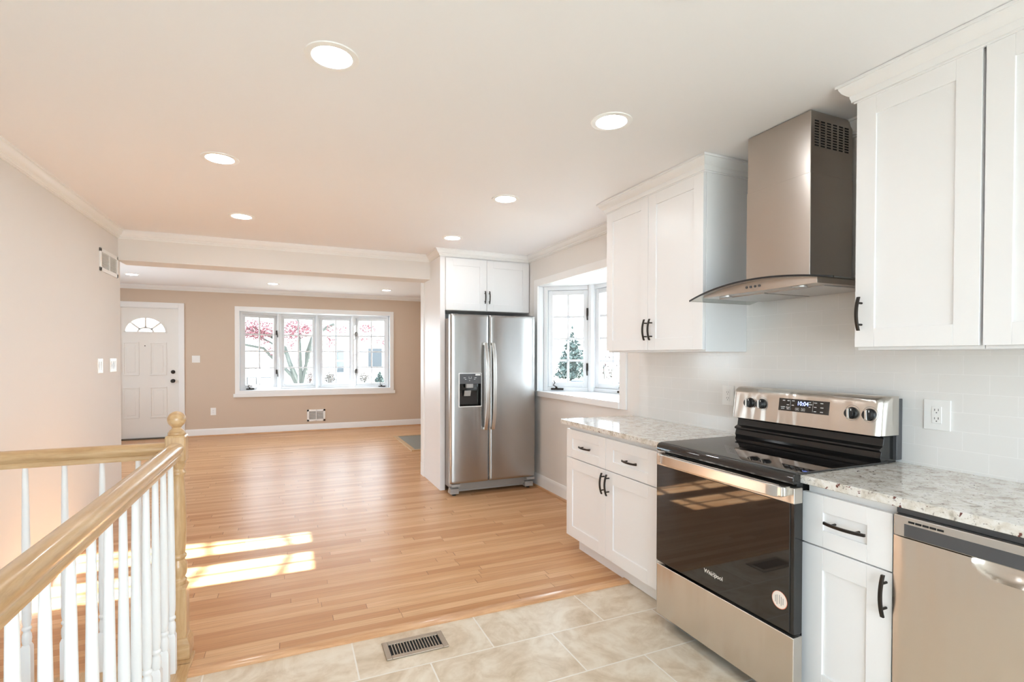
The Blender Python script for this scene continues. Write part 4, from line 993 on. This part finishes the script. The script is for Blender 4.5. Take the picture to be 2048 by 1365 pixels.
def shrub(label, x, y, z1, r, m, n, seed, sz=0.07):
    t = thing('shrub', label, 'shrub', (x, y, GZ)); h = z1-GZ
    b = MB()
    for k in range(5): a = k*1.26; b.tube([(x, y, GZ), (x+0.3*r*math.cos(a), y+0.3*r*math.sin(a), GZ+h*0.45), (x+0.6*r*math.cos(a), y+0.6*r*math.sin(a), GZ+h*0.8)], 0.015, 5)
    b.build('stem', 'bark', t); leaf_mesh('foliage', m, [(x, y, GZ+h*0.52, r, r, h*0.48, n)], sz, t, seed)
shrub('tan shrub beside the steps of the white house', 3.0, 43.6, 0.08, 0.42, 'shrubtan', 300, 11)
shrub('brown shrub between the steps and the dark conifer bush', 5.7, 43.6, 0.02, 0.42, 'shrubtan', 260, 12)
shrub('small brown shrub behind the tree trunk', 1.5, 43.6, 0.12, 0.30, 'shrubred', 170, 13)
def conifer(label, x, y, z0, z1, r, n, seed, sz):
    t = thing('evergreen_tree', label, 'tree', (x, y, z0)); h = z1-z0
    b = MB(); b.tube([(x, y, z0), (x, y, z1-0.1*h)], [0.05*h, 0.008*h], 8); b.build('trunk', 'bark', t)
    cl = []
    for k in range(9):
        s = k/8; rr = r*(1-s)*0.95+0.06*r; cl.append((x, y, z0+h*(0.12+0.84*s), rr, rr, h*0.075, int(n*(rr/r)**1.5)))
    leaf_mesh('foliage', 'conifer', cl, sz, t, seed)
conifer('small dark conifer bush before the white house', 6.95, 43.6, GZ, 0.14, 0.46, 150, 21, 0.09)
conifer('tall blue-green evergreen outside the bay window', 24.0, 41.0, GZ, 4.0, 1.9, 330, 22, 0.22)
shrub('rust-leaved shrub outside the bay window, behind the parked car', 12.0, 17.75, 1.5, 0.55, 'shrubred', 260, 14)
t = thing('sun_block_shrub', 'unseen columnar evergreen added outside the bay window to block sun', 'shrub', (6.2, 4.62, GZ))  # added out of view to keep sun off part of the bay glass
b = MB(); b.tube([(6.2, 4.62, GZ), (6.2, 4.62, 3.6)], [0.05, 0.02], 8); b.build('stem', 'bark', t)
b = MB(); rr_ = random.Random(5); b.rings([[(6.2+r*(1+0.06*math.sin(5*a+9*z))*math.cos(a), 4.62+r*(1+0.06*math.sin(5*a+9*z))*math.sin(a), z) for a in [2*math.pi*i/40 for i in range(40)]] for r, z in [(0.25, GZ+0.1)]+[(0.40, GZ+0.4+0.2*k) for k in range(18)]+[(0.30, 3.3), (0.12, 3.8)]]); b.build('foliage', 'conifer', t)
# garden seats
def seat(name, label, x0, x1, y, zs, zt_, n):
    t = thing(name, label, 'garden seat', ((x0+x1)/2, y, GZ))
    b = MB()
    for i in range(n): x = x0+(x1-x0)*(i+0.5)/n; b.tube([(x, y+0.22, zs), (x, y+0.28, zt_)], 0.012, 6)
    b.tube([(x0, y+0.28, zt_-0.05), ((x0+x1)/2, y+0.28, zt_+0.05), (x1, y+0.28, zt_-0.05)], 0.022, 8); b.build('backrest', 'iron', t)
    b = MB(); b.box(x0, x1, y-0.25, y+0.25, zs-0.02, zs+0.02); b.build('seat', 'iron', t)
    for x in (x0+0.03, x1-0.03):
        for yy_ in (y-0.22, y+0.22): MB().tube([(x, yy_, GZ), (x*0.98+0.02*x0, yy_, zs)], 0.022, 6).build('leg', 'iron', t)
        MB().tube([(x, y-0.22, zs), (x, y-0.24, zs+0.24), (x, y+0.26, zs+0.27)], 0.02, 6).build('armrest', 'iron', t)
seat('garden_chair', 'wrought iron garden chair outside the bow window', -2.85, -2.2, 42, -0.25, 0.42, 4)
seat('garden_bench', 'wrought iron garden bench outside the bow window', -2.05, -1.25, 42, -0.25, 0.42, 8)
# parked car outside the bay window
t = thing('parked_car', 'pale blue car parked outside the bay window', 'car', (10.0, 14.6, GZ))
side = [(12.4, -0.55), (12.42, -0.20), (12.6, -0.08), (13.5, 0.02), (14.15, 0.48), (14.5, 0.56), (15.6, 0.55), (16.2, 0.10), (16.7, 0.02), (16.75, -0.5), (16.6, -0.62), (12.55, -0.62)]
b = MB(); b.prism(side, 9.1, 10.8, lambda u, v, d: (d, u, v)); b.build('body', 'carpaint', t, bevel=0.06, seg=3)
for x in (9.085, 10.785):
    b = MB(); b.prism([(13.75, 0.06), (14.2, 0.44), (14.8, 0.48), (14.8, 0.06)], x, x+0.03, lambda u, v, d: (d, u, v)); b.prism([(14.88, 0.06), (14.88, 0.48), (15.5, 0.46), (15.95, 0.08)], x, x+0.03, lambda u, v, d: (d, u, v)); b.build('side_window', 'darkglass', t)
for yy_ in (13.25, 15.85):
    for x in (9.06, 10.62):
        b = MB(); b.rings([[(d, yy_+0.32*k*math.cos(2*math.pi*i/20), GZ+0.32+0.32*k*math.sin(2*math.pi*i/20)) for i in range(20)] for k, d in ((0.9, x), (1, x+0.03), (1, x+0.19), (0.9, x+0.22))]); b.build('wheel', 'black', t)
